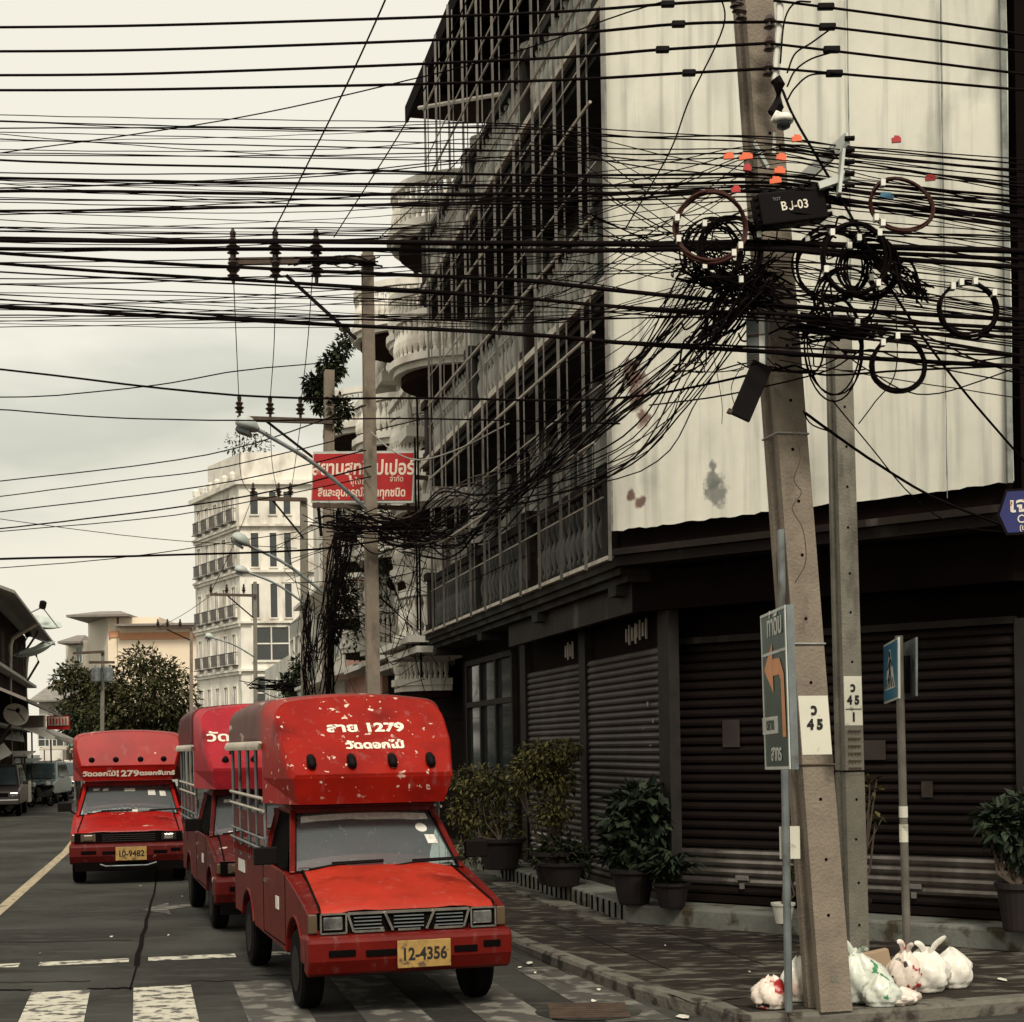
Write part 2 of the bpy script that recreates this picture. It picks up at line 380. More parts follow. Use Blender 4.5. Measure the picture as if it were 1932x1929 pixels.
sky.sun_elevation = SEL; sky.sun_rotation = SAZ; sky.dust_density = 4
b1 = nt.nodes.new('ShaderNodeBackground'); b1.inputs['Strength'].default_value = 0.008
b2 = nt.nodes.new('ShaderNodeBackground'); b2.inputs['Strength'].default_value = 0.90
tc = nt.nodes.new('ShaderNodeTexCoord'); mp = nt.nodes.new('ShaderNodeMapping'); mp.inputs['Scale'].default_value = (1.0, 1.0, 3.4); mp.inputs['Location'].default_value = (0.35, 0.1, 0.42)
nz = nt.nodes.new('ShaderNodeTexNoise'); nz.inputs['Scale'].default_value = 3.2; nz.inputs['Detail'].default_value = 5; nz.inputs['Roughness'].default_value = .5
rp = nt.nodes.new('ShaderNodeValToRGB'); cr_ = rp.color_ramp; cr_.elements[0].position = 0.0; cr_.elements[0].color = (1.0, 0.94, 0.77, 1); cr_.elements[1].position = 1.0; cr_.elements[1].color = (1.0, 0.965, 0.83, 1)
for p_, c_ in ((0.105, (0.98, 0.925, 0.77, 1)), (0.15, (0.90, 0.865, 0.725, 1)), (0.195, (0.68, 0.68, 0.565, 1)), (0.235, (0.76, 0.755, 0.635, 1)), (0.285, (1.0, 0.955, 0.815, 1))):
    e_ = cr_.elements.new(p_); e_.color = c_
nt.links.new(tc.outputs['Generated'], mp.inputs[0]); nt.links.new(mp.outputs[0], nz.inputs['Vector']); 
sx_ = nt.nodes.new('ShaderNodeSeparateXYZ'); nt.links.new(tc.outputs['Generated'], sx_.inputs[0])
ma_ = nt.nodes.new('ShaderNodeMath'); ma_.operation = 'MULTIPLY_ADD'; ma_.inputs[1].default_value = 0.34; ma_.inputs[2].default_value = -0.17
nt.links.new(nz.outputs['Fac'], ma_.inputs[0]); mb_ = nt.nodes.new('ShaderNodeMath'); mb_.operation = 'ADD'
nt.links.new(ma_.outputs[0], mb_.inputs[0]); nt.links.new(sx_.outputs['Z'], mb_.inputs[1]); nt.links.new(mb_.outputs[0], rp.inputs['Fac'])
ad = nt.nodes.new('ShaderNodeAddShader')
nt.links.new(sky.outputs[0], b1.inputs['Color']); nt.links.new(rp.outputs['Color'], b2.inputs['Color'])
nt.links.new(b1.outputs[0], ad.inputs[0]); nt.links.new(b2.outputs[0], ad.inputs[1]); nt.links.new(ad.outputs[0], out.inputs[0])
vs_ = bpy.context.scene.view_settings; vs_.view_transform = 'Standard'; vs_.look = 'None'; vs_.exposure = 0; vs_.gamma = 1
cy = bpy.context.scene.cycles; cy.max_bounces = 5; cy.diffuse_bounces = 2; cy.glossy_bounces = 3; cy.use_denoising = True
# ------------------------------------------------------------------ plan geometry of the street corner
S = Vector((-.2291, .9734, 0)); P = Vector((.9734, .2291, 0)); CH = Vector((.760, -.649, 0)); NI = Vector((.649, .760, 0)); Z = Vector((0, 0, 1))
B0 = Vector((1.16, 17.5, 0))
def L(s, a=0, z=0): return B0+S*s+P*a+Z*z          # street side: s along, a inwards
def corner(a, b): return B0+Vector(((a*.760-.229*b)/.591, (.973*b-.649*a)/.591, 0))
CL = 4.58
def K(t, b=0, z=0): return B0+CH*t+NI*b+Z*z        # chamfer
B1 = K(CL)
def X(q, c=0, z=0): return B1+P*q+S*c+Z*z          # cross street side: q along, c inwards
def su(u, a=0, z=2.1, d=None, base=None):
    base = base or (B0+P*a); d = d or S; r = (u-U0)/F; h = z-EYE
    return (r*base.y+h*sr-base.x*cr)/(d.x*cr-r*d.y)
# ------------------------------------------------------------------ ground, road, pavement, markings
g = MB(); g.quad((-900, -300, -.03), (900, -300, -.03), (900, 2500, -.03), (-900, 2500, -.03)); tag(g.build('ground', 'ground'), kind='structure')
kp = [on_z(975, 1775, .12), on_z(1100, 1822, .12), on_z(1200, 1860, .12), on_z(1262, 1886, .08), on_z(1315, 1903, .05)]
kp2 = [on_z(1400, 1922, .10), on_z(1650, 1905, .12), on_z(1932, 1882, .12)]
farK = kp[0]+S*70; mid = kp[0]+S*8
rightK = kp2[-1]+P*40
kline = [Vector((p.x, p.y, 0)) for p in [farK, mid]+kp+kp2+[rightK]]
rd = MB(); pts = [Vector((-60, -40, 0)), Vector((60, -40, 0)), Vector((60, 26, 0))]
left_far = farK+P*(-11.4); left_near = kp[0]+P*(-11.4)-S*45
rd.mi = 0
rd.add([(-60, -40, 0), (60, -40, 0), (60, 60, 0), (-60, 60, 0)], [(0, 1, 2, 3)])
q0 = B0+P*8+S*30; q1 = B0-P*20+S*30
rd2 = MB(); f0 = B0+P*6+S*40; rd2.add([B0+P*6-S*0+Z*.0, f0, B0+P*(-22)+S*260, B0+P*(-22)], [(0, 1, 2, 3)])
tag(rd.build('road', 'asphalt'), kind='structure')
rr = MB(); a_ = B0+S*43; rr.quad(a_+P*10+Z*-.004, a_-P*24+Z*-.004, a_-P*60+S*420+Z*-.004, a_+P*10+S*420+Z*-.004)
tag(rr.build('road', 'asphalt'), kind='structure')
def offs(line, d):
    out = []
    for i, p in enumerate(line):
        t = (line[min(i+1, len(line)-1)]-line[max(i-1, 0)]).normalized(); out.append(p+Vector((-t.y, t.x, 0))*d)
    return out
# kerb runs far -> near -> right ; inside (pavement) lies to the left of travel
hts = [.12, .12, .12, .12, .12, .12, .12, .12, .12, .12, .12]
hts = hts[:len(kline)]
inn = offs(kline, .16)
kb = MB(); n = len(kline)
for i in range(n-1):
    a, b, c, d = kline[i], kline[i+1], inn[i+1], inn[i]
    za, zb = hts[i], hts[i+1]
    top = [a+Z*(za)+ (d-a)*.12, b+Z*zb+(c-b)*.12, c+Z*zb, d+Z*za]
    kb.add([a+Z*-.02, b+Z*-.02, a+Z*(za-.03), b+Z*(zb-.03)]+top, [(0, 1, 3, 2), (2, 3, 5, 4), (4, 5, 6, 7)])
tag(kb.build('kerb', 'kerb'), kind='structure')
pv = MB(); back = [rightK+S*60, L(70, 60)]
poly = [p+Z*.116 for p in inn]+[(p+Z*.116) for p in [Vector((b_.x, b_.y, 0)) for b_ in back]]
from mathutils.geometry import tessellate_polygon
tri = tessellate_polygon([[Vector((p.x, p.y, 0)) for p in poly]])
pv.add(poly, [tuple(t) for t in tri])
tag(pv.build('pavement', 'pavement'), kind='structure')
# pavement joints and broken edge
jt = MB()
def strip(mb, pts, w, z):
    for a, b in zip(pts[:-1], pts[1:]):
        a, b = Vector(a), Vector(b); t = (b-a).normalized(); s = Vector((-t.y, t.x, 0))*w/2
        mb.quad((a-s)*1+Z*0, (b-s), (b+s), (a+s))
for (uv, w_) in (([(1255, 1872), (1310, 1895), (1345, 1890), (1480, 1872)], .022), ([(1565, 1853), (1602, 1868)], .02), ([(1345, 1893), (1470, 1905), (1500, 1918)], .012)):
    strip(jt, [on_z(u, v, .119) for u, v in uv], w_, .12)
for k in range(14):
    a = on_z(1330, 1800, .119)+P*(k*.9-2.5)
    strip(jt, [a-S*.9+P*.05, a+S*3.4], .012, .12)
for k in range(7):
    a = on_z(1330, 1800, .119)+S*(k*.75-.6)
    strip(jt, [a-P*.2, a+P*9], .010, .12)
tag(jt.build('pavement_joint', 'crack'), kind='structure')
def gpoly(name, m, uvs, z=.005):
    mb = MB(); mb.add([on_z(u, v, z) for u, v in uvs], [tuple(range(len(uvs)))]); return tag(mb.build(name, m), kind='structure')
# zebra crossing, dashes, arrow, centre line
s0 = on_z(59, 1873, .005); w0 = (on_z(164, 1873, .005)-s0).length
base = on_z(59, 1873, .005)
for k in range(-2, 9):
    mb = MB(); a = base+P*(k*.873); hw = .50
    if k >= 2: a = a+S*.05
    mb.quad(a, a+P*hw, a+P*hw-S*3.1, a-S*3.1)
    tag(mb.build('crosswalk_stripe', 'white_paint' if k < 2 else 'worn_paint'), kind='structure')
d0 = on_z(72, 1823, .005)
for k in range(-3, 6):
    mb = MB(); a = d0+P*(k*1.06); mb.quad(a, a+P*.87, a+P*.87+S*.30, a+S*.30)
    tag(mb.build('stop_line_dash', 'white_paint'), kind='structure')
gpoly('road_arrow', 'worn_paint', [(268, 1717), (318, 1703), (318, 1710), (375, 1703), (375, 1709), (318, 1716), (322, 1725)])
yl = MB(); ya = [on_z(-60, 1768, .005), on_z(0, 1717, .005), on_z(125, 1607, .005)]
strip(yl, [ya[0], ya[1], ya[2], ya[2]+S*14, ya[2]+S*60], .17, 0); tag(yl.build('yellow_centre_line', 'yellow_paint'), kind='structure')
ck = MB()
def crk(uvs, w0, w1, z=.006):
    pts = [on_z(u, v, z) for u, v in uvs]
    for i in range(len(pts)-1):
        t = (pts[i+1]-pts[i]).normalized(); s = Vector((-t.y, t.x, 0)); wa = w0+(w1-w0)*i/len(pts); wb = w0+(w1-w0)*(i+1)/len(pts)
        ck.quad(pts[i]-s*wa/2, pts[i+1]-s*wb/2, pts[i+1]+s*wb/2, pts[i]+s*wa/2)
crk([(296, 1640), (294, 1665), (291, 1685), (284, 1705), (281, 1722), (276, 1735), (275, 1750), (268, 1765), (266, 1785), (260, 1800), (258, 1822)], .022, .062)
crk([(258, 1822), (250, 1850), (245, 1868)], .02, .015)
for vv, a, b in ((1854, -20, 170), (1856, 355, 470), (1846, 480, 600), (1778, -20, 250), (1868, -10, 60), (1867, 165, 250)):
    q = [(a+(b-a)*i/8, vv-(a+(b-a)*i/8)*.012+random.uniform(-1.5, 1.5)) for i in range(9)]
    crk(q, .02 if vv < 1860 else .07, .03 if vv < 1860 else .05)
crk([(985, 1838), (1060, 1830), (1100, 1842)], .015, .02)
tag(ck.build('road_crack', 'crack'), kind='structure')
# drain cover in the gutter and scraps on the ground
def disc(c, r, n=20): return [c+Vector((r*math.cos(2*PI*i/n), r*math.sin(2*PI*i/n), 0)) for i in range(n)]
mb = MB(); c = on_z(1110, 1908, .009); mb.add(disc(c, .42), [tuple(range(20))]); mb.mi = 1
for k in range(7): mb.box(c+Vector((0, (k-3)*.1, .008)), (.62, .035, .012))
tag(mb.build('manhole_cover', ['asphalt', 'rusty']), 'round dark manhole cover in the road beside the kerb corner', 'manhole cover')
scr = [(1000, 1818, 14), (980, 1826, 9), (1120, 1890, 12), (1130, 1868, 8), (1290, 1918, 26), (1236, 1865, 6), (1010, 1836, 5), (1415, 1835, 5), (210, 1768, 5), (75, 1800, 6), (265, 1672, 4), (318, 1765, 4), (1838, 1866, 0), (1890, 1849, 14), (345, 1692, 5), (1255, 1785, 5)]
for i, (u, v, r) in enumerate(scr):
    if r == 0: continue
    z = .125 if (u > 1240 or v < 1800 and u > 1000) and v < 1890 else .012
    c = on_z(u, v, z); rr_ = r/F*c.y/2; mb = MB()
    pts = [c+Vector((rr_*math.cos(t)*random.uniform(.7, 1.3), rr_*3.0*math.sin(t)*random.uniform(.5, 1.2), random.uniform(0, .012))) for t in [k*PI/3 for k in range(6)]]
    mb.add(pts, [tuple(range(6))])
    o = mb.build('paper_scrap', 'paper_white')
    tag(o, 'small scrap of pale litter lying flat on the ground', 'litter', 'scraps of litter on road and pavement')
# ------------------------------------------------------------------ corner building
bd = empty('corner_building', L(0, 0), 'dark corner building with iron-barred balconies, metal shutters and a white sheeted corner wall', 'building')
ZB = [4.2, 7.3, 10.37]; TOP = 14.05; SL = 11.9
wl = corner(.70, .83)                    # ground-floor wall corner
def wallseg(mb, p0, p1, z0, z1, th, inward):
    p0, p1 = Vector(p0), Vector(p1); i = Vector(inward)*th
    mb.slab([(p0.x, p0.y), (p1.x, p1.y), (p1+i).to_tuple()[:2], (p0+i).to_tuple()[:2]], z0, z1)
gW = MB()
sW = (wl-L(0, .70)).dot(S); tW = (wl-K(0, .83)).dot(CH)
wallseg(gW, L(sW, .70), L(SL, .70), .1, 4.05, .3, P)
wallseg(gW, K(tW, .83), K(CL-.3, .83), .1, 4.05, .3, NI)
c1 = K(CL-.3, .83); wallseg(gW, c1, c1+P*14, .1, 4.05, .3, S)
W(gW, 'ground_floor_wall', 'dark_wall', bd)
# upper wall set back behind the balconies
uW = MB(); wallseg(uW, L(0.25, 1.35), L(SL, 1.35), 4.2, TOP, .25, P)
W(uW, 'upper_wall', 'render_dark', bd)
uW = MB(); uW.slab([tuple(K(0.05, .05)[:2]), tuple(K(CL-.05, .05)[:2]), tuple(X(0, .3)[:2]), tuple(L(0.1, 1.5)[:2])], 4.1, 16.5)
wallseg(uW, L(.14, .1), L(.14, 1.5), 4.2, TOP, .12, S)
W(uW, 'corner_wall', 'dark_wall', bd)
xW = MB(); wallseg(xW, X(.4, 1.2), X(16, 1.2), 4.2, 16, .2, S)
for z in ZB: wallseg(xW, X(0.15, 0), X(16, 0), z-.16, z, 1.2, S)
wallseg(xW, X(.06, 0), X(.30, 0), 4.2, 16, .2, S)
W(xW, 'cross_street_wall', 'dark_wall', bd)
# doors and windows in the upper wall
peds = [.35, 4.0, 7.6, 11.5]
for fz in ZB+[13.4]:
    if fz > 13: break
    for i in range(3):
        s_a, s_b = peds[i]+.35, peds[i+1]-.25; cs = (s_a+s_b)/2; w_ = (s_b-s_a)*.62
        fr = MB(); sc = L(cs, 1.30, fz+1.15)
        Rw = Matrix((S, P, Z)).transposed()
        for (ds, dz, a, b) in ((0, 1.12, w_, .07), (-w_/2, 0, .07, 2.3), (w_/2, 0, .07, 2.3), (0, 0, .06, 2.2), (-w_/4, 0, .04, 2.2), (w_/4, 0, .04, 2.2), (0, .45, w_, .05)):
            fr.box(sc+S*ds+Z*dz, (a, .10, b), Rw)
        wo = W(fr, 'window', 'render_pale', bd)
        pn = MB(); pn.box(sc+P*.03, (w_-.04, .02, 2.25), Rw); pn.mi = 1
        if (i+int(fz)) % 2 == 0: pn.box(sc-S*w_*.18+P*.012, (w_*.35, .015, 2.1), Rw)
        W(pn, 'pane', ['glass_dark', 'curtain'], wo)
# pale round columns on the balconies
for fz in ZB:
    for s_ in peds:
        cm = MB(); cm.lathe([(.22, 0), (.22, .12), (.165, .2), (.15, 2.5), (.21, 2.62), (.21, 2.8)], L(s_, 1.12, fz+.0), 12); W(cm, 'column', 'render_pale', bd, smooth=False)
# pale wall panels between, widened to paint in the lit patches of wall
for fz in ZB:
    for s_ in peds[1:]:
        pnl = MB(); pnl.box(L(s_-.55, 1.33, fz+1.35), (.9, .06, 2.7), Matrix((S, P, Z)).transposed()); W(pnl, 'wall_panel', 'render_pale', bd)
# balconies
bal_prof = [(.055, 0), (.055, .06), (.035, .09), (.062, .20), (.070, .30), (.045, .40), (.030, .44), (.045, .48), (.066, .56), (.060, .64), (.032, .72), (.055, .75), (.055, .80)]
RS = Matrix((S, P, Z)).transposed()
def balpt(s): return s
bm_shared = {}
for fi, fz in enumerate(ZB):
    sl = MB()
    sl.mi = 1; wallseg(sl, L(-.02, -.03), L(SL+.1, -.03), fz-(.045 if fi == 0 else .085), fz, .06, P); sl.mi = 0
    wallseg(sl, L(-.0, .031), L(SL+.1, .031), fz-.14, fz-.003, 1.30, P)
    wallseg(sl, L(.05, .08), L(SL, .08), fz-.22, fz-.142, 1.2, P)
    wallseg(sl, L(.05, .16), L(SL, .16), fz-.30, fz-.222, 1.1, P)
    # rail and bottom kerb
    for a, b in zip(peds[:-1], peds[1:]):
        wallseg(sl, L(a+.14, .04), L(b-.14, .04), fz+.86, fz+.97, .20, P)
        wallseg(sl, L(a+.14, .07), L(b-.14, .07), fz+.001, fz+.07, .14, P)
    for s_ in peds:
        sl.box(L(s_, .14, fz+.45), (.28, .26, .9), RS); sl.box(L(s_, .14, fz+.97), (.38, .36, .13), RS)
        sl.box(L(s_, .14, fz+.06), (.34, .32, .115), RS)
    # corbels below
    for s_ in peds: sl.box(L(s_+.25, .55, fz-.36), (.3, .8, .115), RS)
    bo = W(sl, 'balcony', ['render_dark', 'edge_pale'], bd, bevel=0)
    stuff = MB()
    for a, b in zip(peds[:-1], peds[1:]):
        k = int((b-a-.34)/.235)
        for j in range(k):
            s_ = a+.17+(b-a-.34)*(j+.5)/k
            if fi < 2:
                if fi not in bm_shared:
                    mb = MB(); mb.lathe(bal_prof, (0, 0, 0), 10); o = mb.build('baluster', ['render_mid', 'render_pale'][fi], bo, smooth=True); bm_shared[fi] = o.data
                else:
                    o = bpy.data.objects.new('baluster', bm_shared[fi]); C.objects.link(o); o.parent = bo
                o.location = L(s_, .14, fz+.068)
            else: stuff.lathe(bal_prof, L(s_, .14, fz+.068), 9)
    if fi >= 2:
        o = W(stuff, 'baluster', 'render_pale', bo, smooth=True); tag(o, 'rows of turned balusters on the top balcony', kind='stuff')
# iron grille in front of the balconies
bars_u = [814, 835, 859, 885, 912, 941, 978, 1014, 1055, 1101, 1146]
for u in bars_u:
    s_ = su(u, -.10, 6.0); mb = MB(); mb.bar(L(s_, -.10, 4.1), L(s_, -.10, TOP), .036, .036); W(mb, 'grille_upright', 'grille_bar', bd)
for k, z in enumerate((5.5, 6.72, 8.0, 9.27, 10.55, 11.8, 13.1)):
    mb = MB(); e = .15
    mb.tube([L(e if k != 0 else .2, -.15, z-.05), L(su(812, -.15, 6.0), -.15, z+.02)], .019, 6); W(mb, 'grille_rail', 'rail_pale', bd)
for k in range(2):
    mb = MB(); mb.bar(L(SL+.4+k*.3, .0, 3.4+.9*k), L(SL+.4+k*.3, .0, 8.9-k), .035); W(mb, 'grille_upright', 'black_void', bd)
for a, b, z in ((1.9, 1.9, 9.2),):
    mb = MB(); mb.tube([at(791, 204, 28.5), at(946, 178, 23.8)], .035, 6); W(mb, 'prop_pole', 'rail_pale', bd)
for a_, b_ in zip(bars_u[:-1], bars_u[1:]):
    s_ = su((a_+b_)/2, .0, 6.0); mb = MB(); mb.bar(L(s_, -.045, 4.2), L(s_, -.045, TOP-.1), .018, .018); W(mb, 'grille_thin_bar', 'grille_bar', bd)
for z in (4.85, 6.1, 7.75, 8.6, 9.9, 11.2, 12.4):
    mb = MB(); mb.tube([L(.2, -.06, z), L(su(812, -.06, 6.0), -.06, z)], .011, 5); W(mb, 'grille_thin_rail', 'rail_pale', bd)
# roof with a ribbed soffit
rf = MB(); e0 = .04
wallseg(rf, L(-.6, e0), L(SL+1.1, e0), TOP, TOP+.14, 8, P)
rf.mi = 1
for k in range(9): rf.box(L(.8+k*1.35, .97, TOP-.06), (.10, 1.7, .115), RS)
wallseg(rf, L(-.6, e0-.06), L(SL+1.1, e0-.06), TOP-.10, TOP+.2, .055, P)
for a in (.2, .9): wallseg(rf, L(0, a), L(SL, a), TOP-.14, TOP-.122, .08, P)
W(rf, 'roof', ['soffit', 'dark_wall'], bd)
# white sheet cladding on the corner, its torn lower edge and seams
cl = MB(); nx, nz = 60, 40; z0, z1 = 4.44, 16.6
for i in range(nx+1):
    for j in range(nz+1):
        t = CL*i/nx; wv = .007*math.sin(t*2*PI/.26)*(1 if t < 2.2 else .25)+.02*math.sin(j*.9+t*1.3)
        zz = z0+(z1-z0)*(j/nz)
        if j == 0: zz += random.uniform(-.011, .011)
        cl.v.append(K(t, -.04-wv*.6, zz))
for i in range(nx):
    for j in range(nz):
        a = i*(nz+1)+j; cl.f.append([a, a+nz+1, a+nz+2, a+1]); cl.m.append(0)
cd = W(cl, 'sheet_cladding', 'cladding', bd, smooth=True)
def on_ch(u, v, b=-.05):
    """point on the cladding plane seen at u, v"""
    r = (u-U0)/F; q = (V0-v)/F
    d = Vector((r*cr+q*sr, 1, -r*sr+q*cr)); o = Vector((0, 0, EYE)); p0 = K(0, b)
    return o+d*((p0-o).dot(NI)/d.dot(NI))
for us in ((1598, 1610), (1775, 1787)):
    mb = MB(); pts = [on_ch(us[0]+(us[1]-us[0])*k/20+random.uniform(-.6, .6), -20+k*(960 if us[0] > 1500 else 1000)/20, -.085) for k in range(21)]
    mb.tube(pts, [random.uniform(.004, .012) for _ in pts], 4); W(mb, 'seam', 'seam', cd)
mb = MB(); mb.bar(K(CL-.02, -.09, 4.42), K(CL-.02, -.09, 16.5), .05, .06); mb.bar(K(.03, -.085, 4.44), K(.03, -.085, 16.5), .04); W(mb, 'edge_strip', 'seam', cd)
spots('cladding', (0.10, 0.018, 0.008), [(on_ch(1190, 936), .07), (on_ch(1208, 950), .08), (on_ch(1188, 700), .15), (on_ch(1200, 745), .17), (on_ch(1210, 790), .10)])
spots('cladding', (0.16, 0.17, 0.15), [(on_ch(1345, 905), .10), (on_ch(1350, 935), .14), (on_ch(1345, 880), .06)])
# ledge, sign band and shutters on the chamfer and street side
lg = MB()
wallseg(lg, K(-.02, -.10), K(CL+.02, -.10), 4.17, 4.24, .9, NI); wallseg(lg, K(0, -.02), K(CL, -.02), 4.06, 4.167, .8, NI)
wallseg(lg, X(0, -.1), X(12, -.1), 4.17, 4.24, .9, S)
W(lg, 'ledge', 'fascia', bd)
fc = corner(.28, .38); sF = (fc-L(0, .28)).dot(S); tF = (fc-K(0, .38)).dot(CH)
fb = MB(); sEnd = su(960, .28, 3.6)
wallseg(fb, L(sF, .28), L(sEnd, .28), 3.58, 4.02, .10, P)
W(fb, 'sign_band', 'fascia', bd)
fb = MB(); wallseg(fb, K(tF, .38), K(CL-.2, .38), 3.58, 4.02, .10, NI); c2 = K(CL-.2, .38); wallseg(fb, c2, c2+P*12, 3.58, 4.02, .10, S)
W(fb, 'sign_band', 'dark_wall', bd)
def shutter(name, p0, p1, z0, z1, outw, bare=None, mats=('shutter', 'shutter_bare'), pitch=.085):
    mb = MB(); p0, p1, o = Vector(p0), Vector(p1), Vector(outw); k = int((z1-z0)/pitch)
    for j in range(k):
        za = z0+(z1-z0)*j/k; h = (z1-z0)/k
        pr = [(0, 0), (.032, .22), (.036, .5), (.022, .78), (.003, .97), (0, 1)]
        mb.mi = 1 if bare and bare[0] < za < bare[1] and random.random() < .93 else 0
        vs = []
        for (d, q) in pr: vs += [p0+o*d+Z*(za+h*q), p1+o*d+Z*(za+h*q)]
        mb.add(vs, [(2*i, 2*i+1, 2*i+3, 2*i+2) for i in range(len(pr)-1)])
    mb.mi = 0; mb.box((p0+p1)/2+o*.02+Z*(z0-.04), ((p1-p0).length, .05, .08), Matrix(((p1-p0).normalized(), o, Z)).transposed())
    return W(mb, name, list(mats), bd)
def sW_(u, z=2.0): return su(u, .70, z)
PO = -P
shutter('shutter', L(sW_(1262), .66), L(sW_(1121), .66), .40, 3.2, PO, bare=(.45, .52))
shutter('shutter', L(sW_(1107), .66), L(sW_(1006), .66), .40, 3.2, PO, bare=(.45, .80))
for ua, ub, dp in ((1284, 1263, .12), (1120, 1108, .10), (1005, 995, .10)):
    mb = MB(); sa, sb = sW_(ua), sW_(ub); sa = max(sa, -.25); mb.box(L((sa+sb)/2, .70-dp/2, 1.95), (abs(sb-sa), dp, 3.5), RS); W(mb, 'shutter_post', 'post', bd)
RC = Matrix((CH, NI, Z)).transposed()
t_a, t_m, t_b = tW+.12, 2.05, CL-.35
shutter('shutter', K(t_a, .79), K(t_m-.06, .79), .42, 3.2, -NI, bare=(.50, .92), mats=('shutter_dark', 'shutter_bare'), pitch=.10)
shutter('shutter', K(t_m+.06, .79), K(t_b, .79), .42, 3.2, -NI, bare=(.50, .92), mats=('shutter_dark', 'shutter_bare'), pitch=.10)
mb = MB(); mb.box(K(t_m, .77, 1.8), (.12, .1, 2.9), RC); W(mb, 'shutter_post', 'post', bd); mb = MB(); mb.box(K(t_b+.08, .77, 1.8), (.14, .12, 2.9), RC); W(mb, 'shutter_post', 'post', bd)
mb = MB(); mb.box(K((t_a+t_b)/2, .76, 3.24), (t_b-t_a, .12, .07), RC); W(mb, 'shutter_box_edge', 'fascia', bd)
# handles, locks and old paper on the shutters
for (c_, R_) in ((K((t_a+t_m)/2, .74, .62), RC), (K((t_m+t_b)/2, .74, .62), RC), (L(sW_(1190), .615, .62), RS), (L(sW_(1055), .615, .62), RS)):
    mb = MB(); mb.box(c_, (.16, .03, .05), R_); mb.box(c_+Z*-.09, (.05, .035, .06), R_); W(mb, 'shutter_lock', 'steel', bd, bevel=.004)
for (u_, v_, w_, h_) in ((1236, 1330, .10, .14), (1246, 1362, .07, .10), (1228, 1376, .06, .05), (1240, 1408, .08, .03)):
    s_ = sW_(u_); z_ = EYE-(v_-1405)*L(s_, .70).y/F; mb = MB(); mb.box(L(s_, .617, z_), (w_*.5, .006, h_*.4), RS); W(mb, 'paper_remnant', 'tin', bd)
for (t_, z_, w_, h_) in ((1.0, 2.2, .22, .30), (2.7, 2.0, .30, .20), (3.3, 1.6, .12, .16)):
    mb = MB(); mb.box(K(t_, .742, z_), (w_, .006, h_), RC); W(mb, 'paper_remnant', 'shutter', bd)
# vent slots above the side shutters, daylight through them painted as pale bars
for u, zz in ((1195, 3.42), (1215, 3.45), (1078, 3.4), (1258, 3.48)):
    mb = MB(); s_ = sW_(u, 3.4)
    for k in range(4): mb.box(L(s_+(k-1.5)*.12, .67, zz), (.025, .02, .16 if k % 2 else .24), RS)
    W(mb, 'vent_slot', 'rail_pale', bd)
# office window with a grid of glass at the far end
wf = MB(); sa, sb = sW_(976), sW_(889); za, zb = .5, 3.58
for k in range(4): wf.box(L(sa+(sb-sa)*k/3, .66, (za+zb)/2), (.10, .08, zb-za), RS)
for z in (za, 2.84, zb): wf.box(L((sa+sb)/2, .655, z), (sb-sa, .085, .09), RS)
wo = W(wf, 'window', 'post', bd); pn = MB(); pn.box(L((sa+sb)/2, .685, (za+zb)/2), (sb-sa, .02, zb-za), RS); W(pn, 'pane', 'glass_dark', wo)
# raised plinth with a blockwork edge
ql = corner(.14, .22); sQ = (ql-L(0, .14)).dot(S); tQ = (ql-K(0, .22)).dot(CH)
pl = MB()
pl.slab([tuple(ql[:2]), tuple(L(SL, .14)[:2]), tuple(L(SL, 1.2)[:2]), tuple(corner(1.2, 1.3)[:2]), tuple(K(CL+1.5, 1.3)[:2]), tuple(K(CL+1.5, .22)[:2])][::-1], .08, .32)
tag(pl.build('raised_step', 'plinth', bevel=.03), kind='structure')
mb = MB(); gr = []
for k in range(26):
    s_ = sQ+.18+k*.24; mb.box(L(s_, .135, .20), (.018, .03, .20), RS)
tag(mb.build('step_joint', 'crack'), kind='structure')
mb = MB()
for k in range(26): mb.box(L(sQ+.18+k*.42, -.05+random.uniform(-.06, .06), .125), (.43, random.uniform(.25, .4), .02+.004*(k % 3)), RS)
tag(mb.build('cement_skirt', 'kerb'), kind='structure')
# ------------------------------------------------------------------ generic pieces
def winbox(root, c, d, w_, h, frame_m='white_wall', pane_m='glass_dark', bars=(1, 1), t=.07, name='window', proud=.05):
    """framed window centred at c on a wall running along d (outward = o)"""
    d = Vector(d).normalized(); o = Vector((d.y, -d.x, 0)); R = Matrix((d, -o, Z)).transposed(); c = Vector(c)
    f = MB()
    for s_ in (-1, 1):
        f.box(c+d*s_*(w_/2)+o*proud/2, (t, proud, h+t), R); f.box(c+Z*s_*(h/2)+o*proud/2, (w_-t-.002, proud*.96, t), R)
    for k in range(1, bars[0]+1): f.box(c+d*(-w_/2+w_*k/(bars[0]+1))+o*proud*.4, (t*.6, proud*.8, h-t), R)
    for k in range(1, bars[1]+1): f.box(c+Z*(-h/2+h*k/(bars[1]+1))+o*proud*.35, (w_-t, proud*.7, t*.6), R)
    wo = W(f, name, frame_m, root); p = MB(); p.box(c+o*proud*.15, (w_-t, .012, h-t), R); W(p, 'pane', pane_m, wo); return wo
def block(root, name, pts, z0, z1, m):
    mb = MB(); mb.slab([tuple(p[:2]) for p in pts], z0, z1); return W(mb, name, m, root)
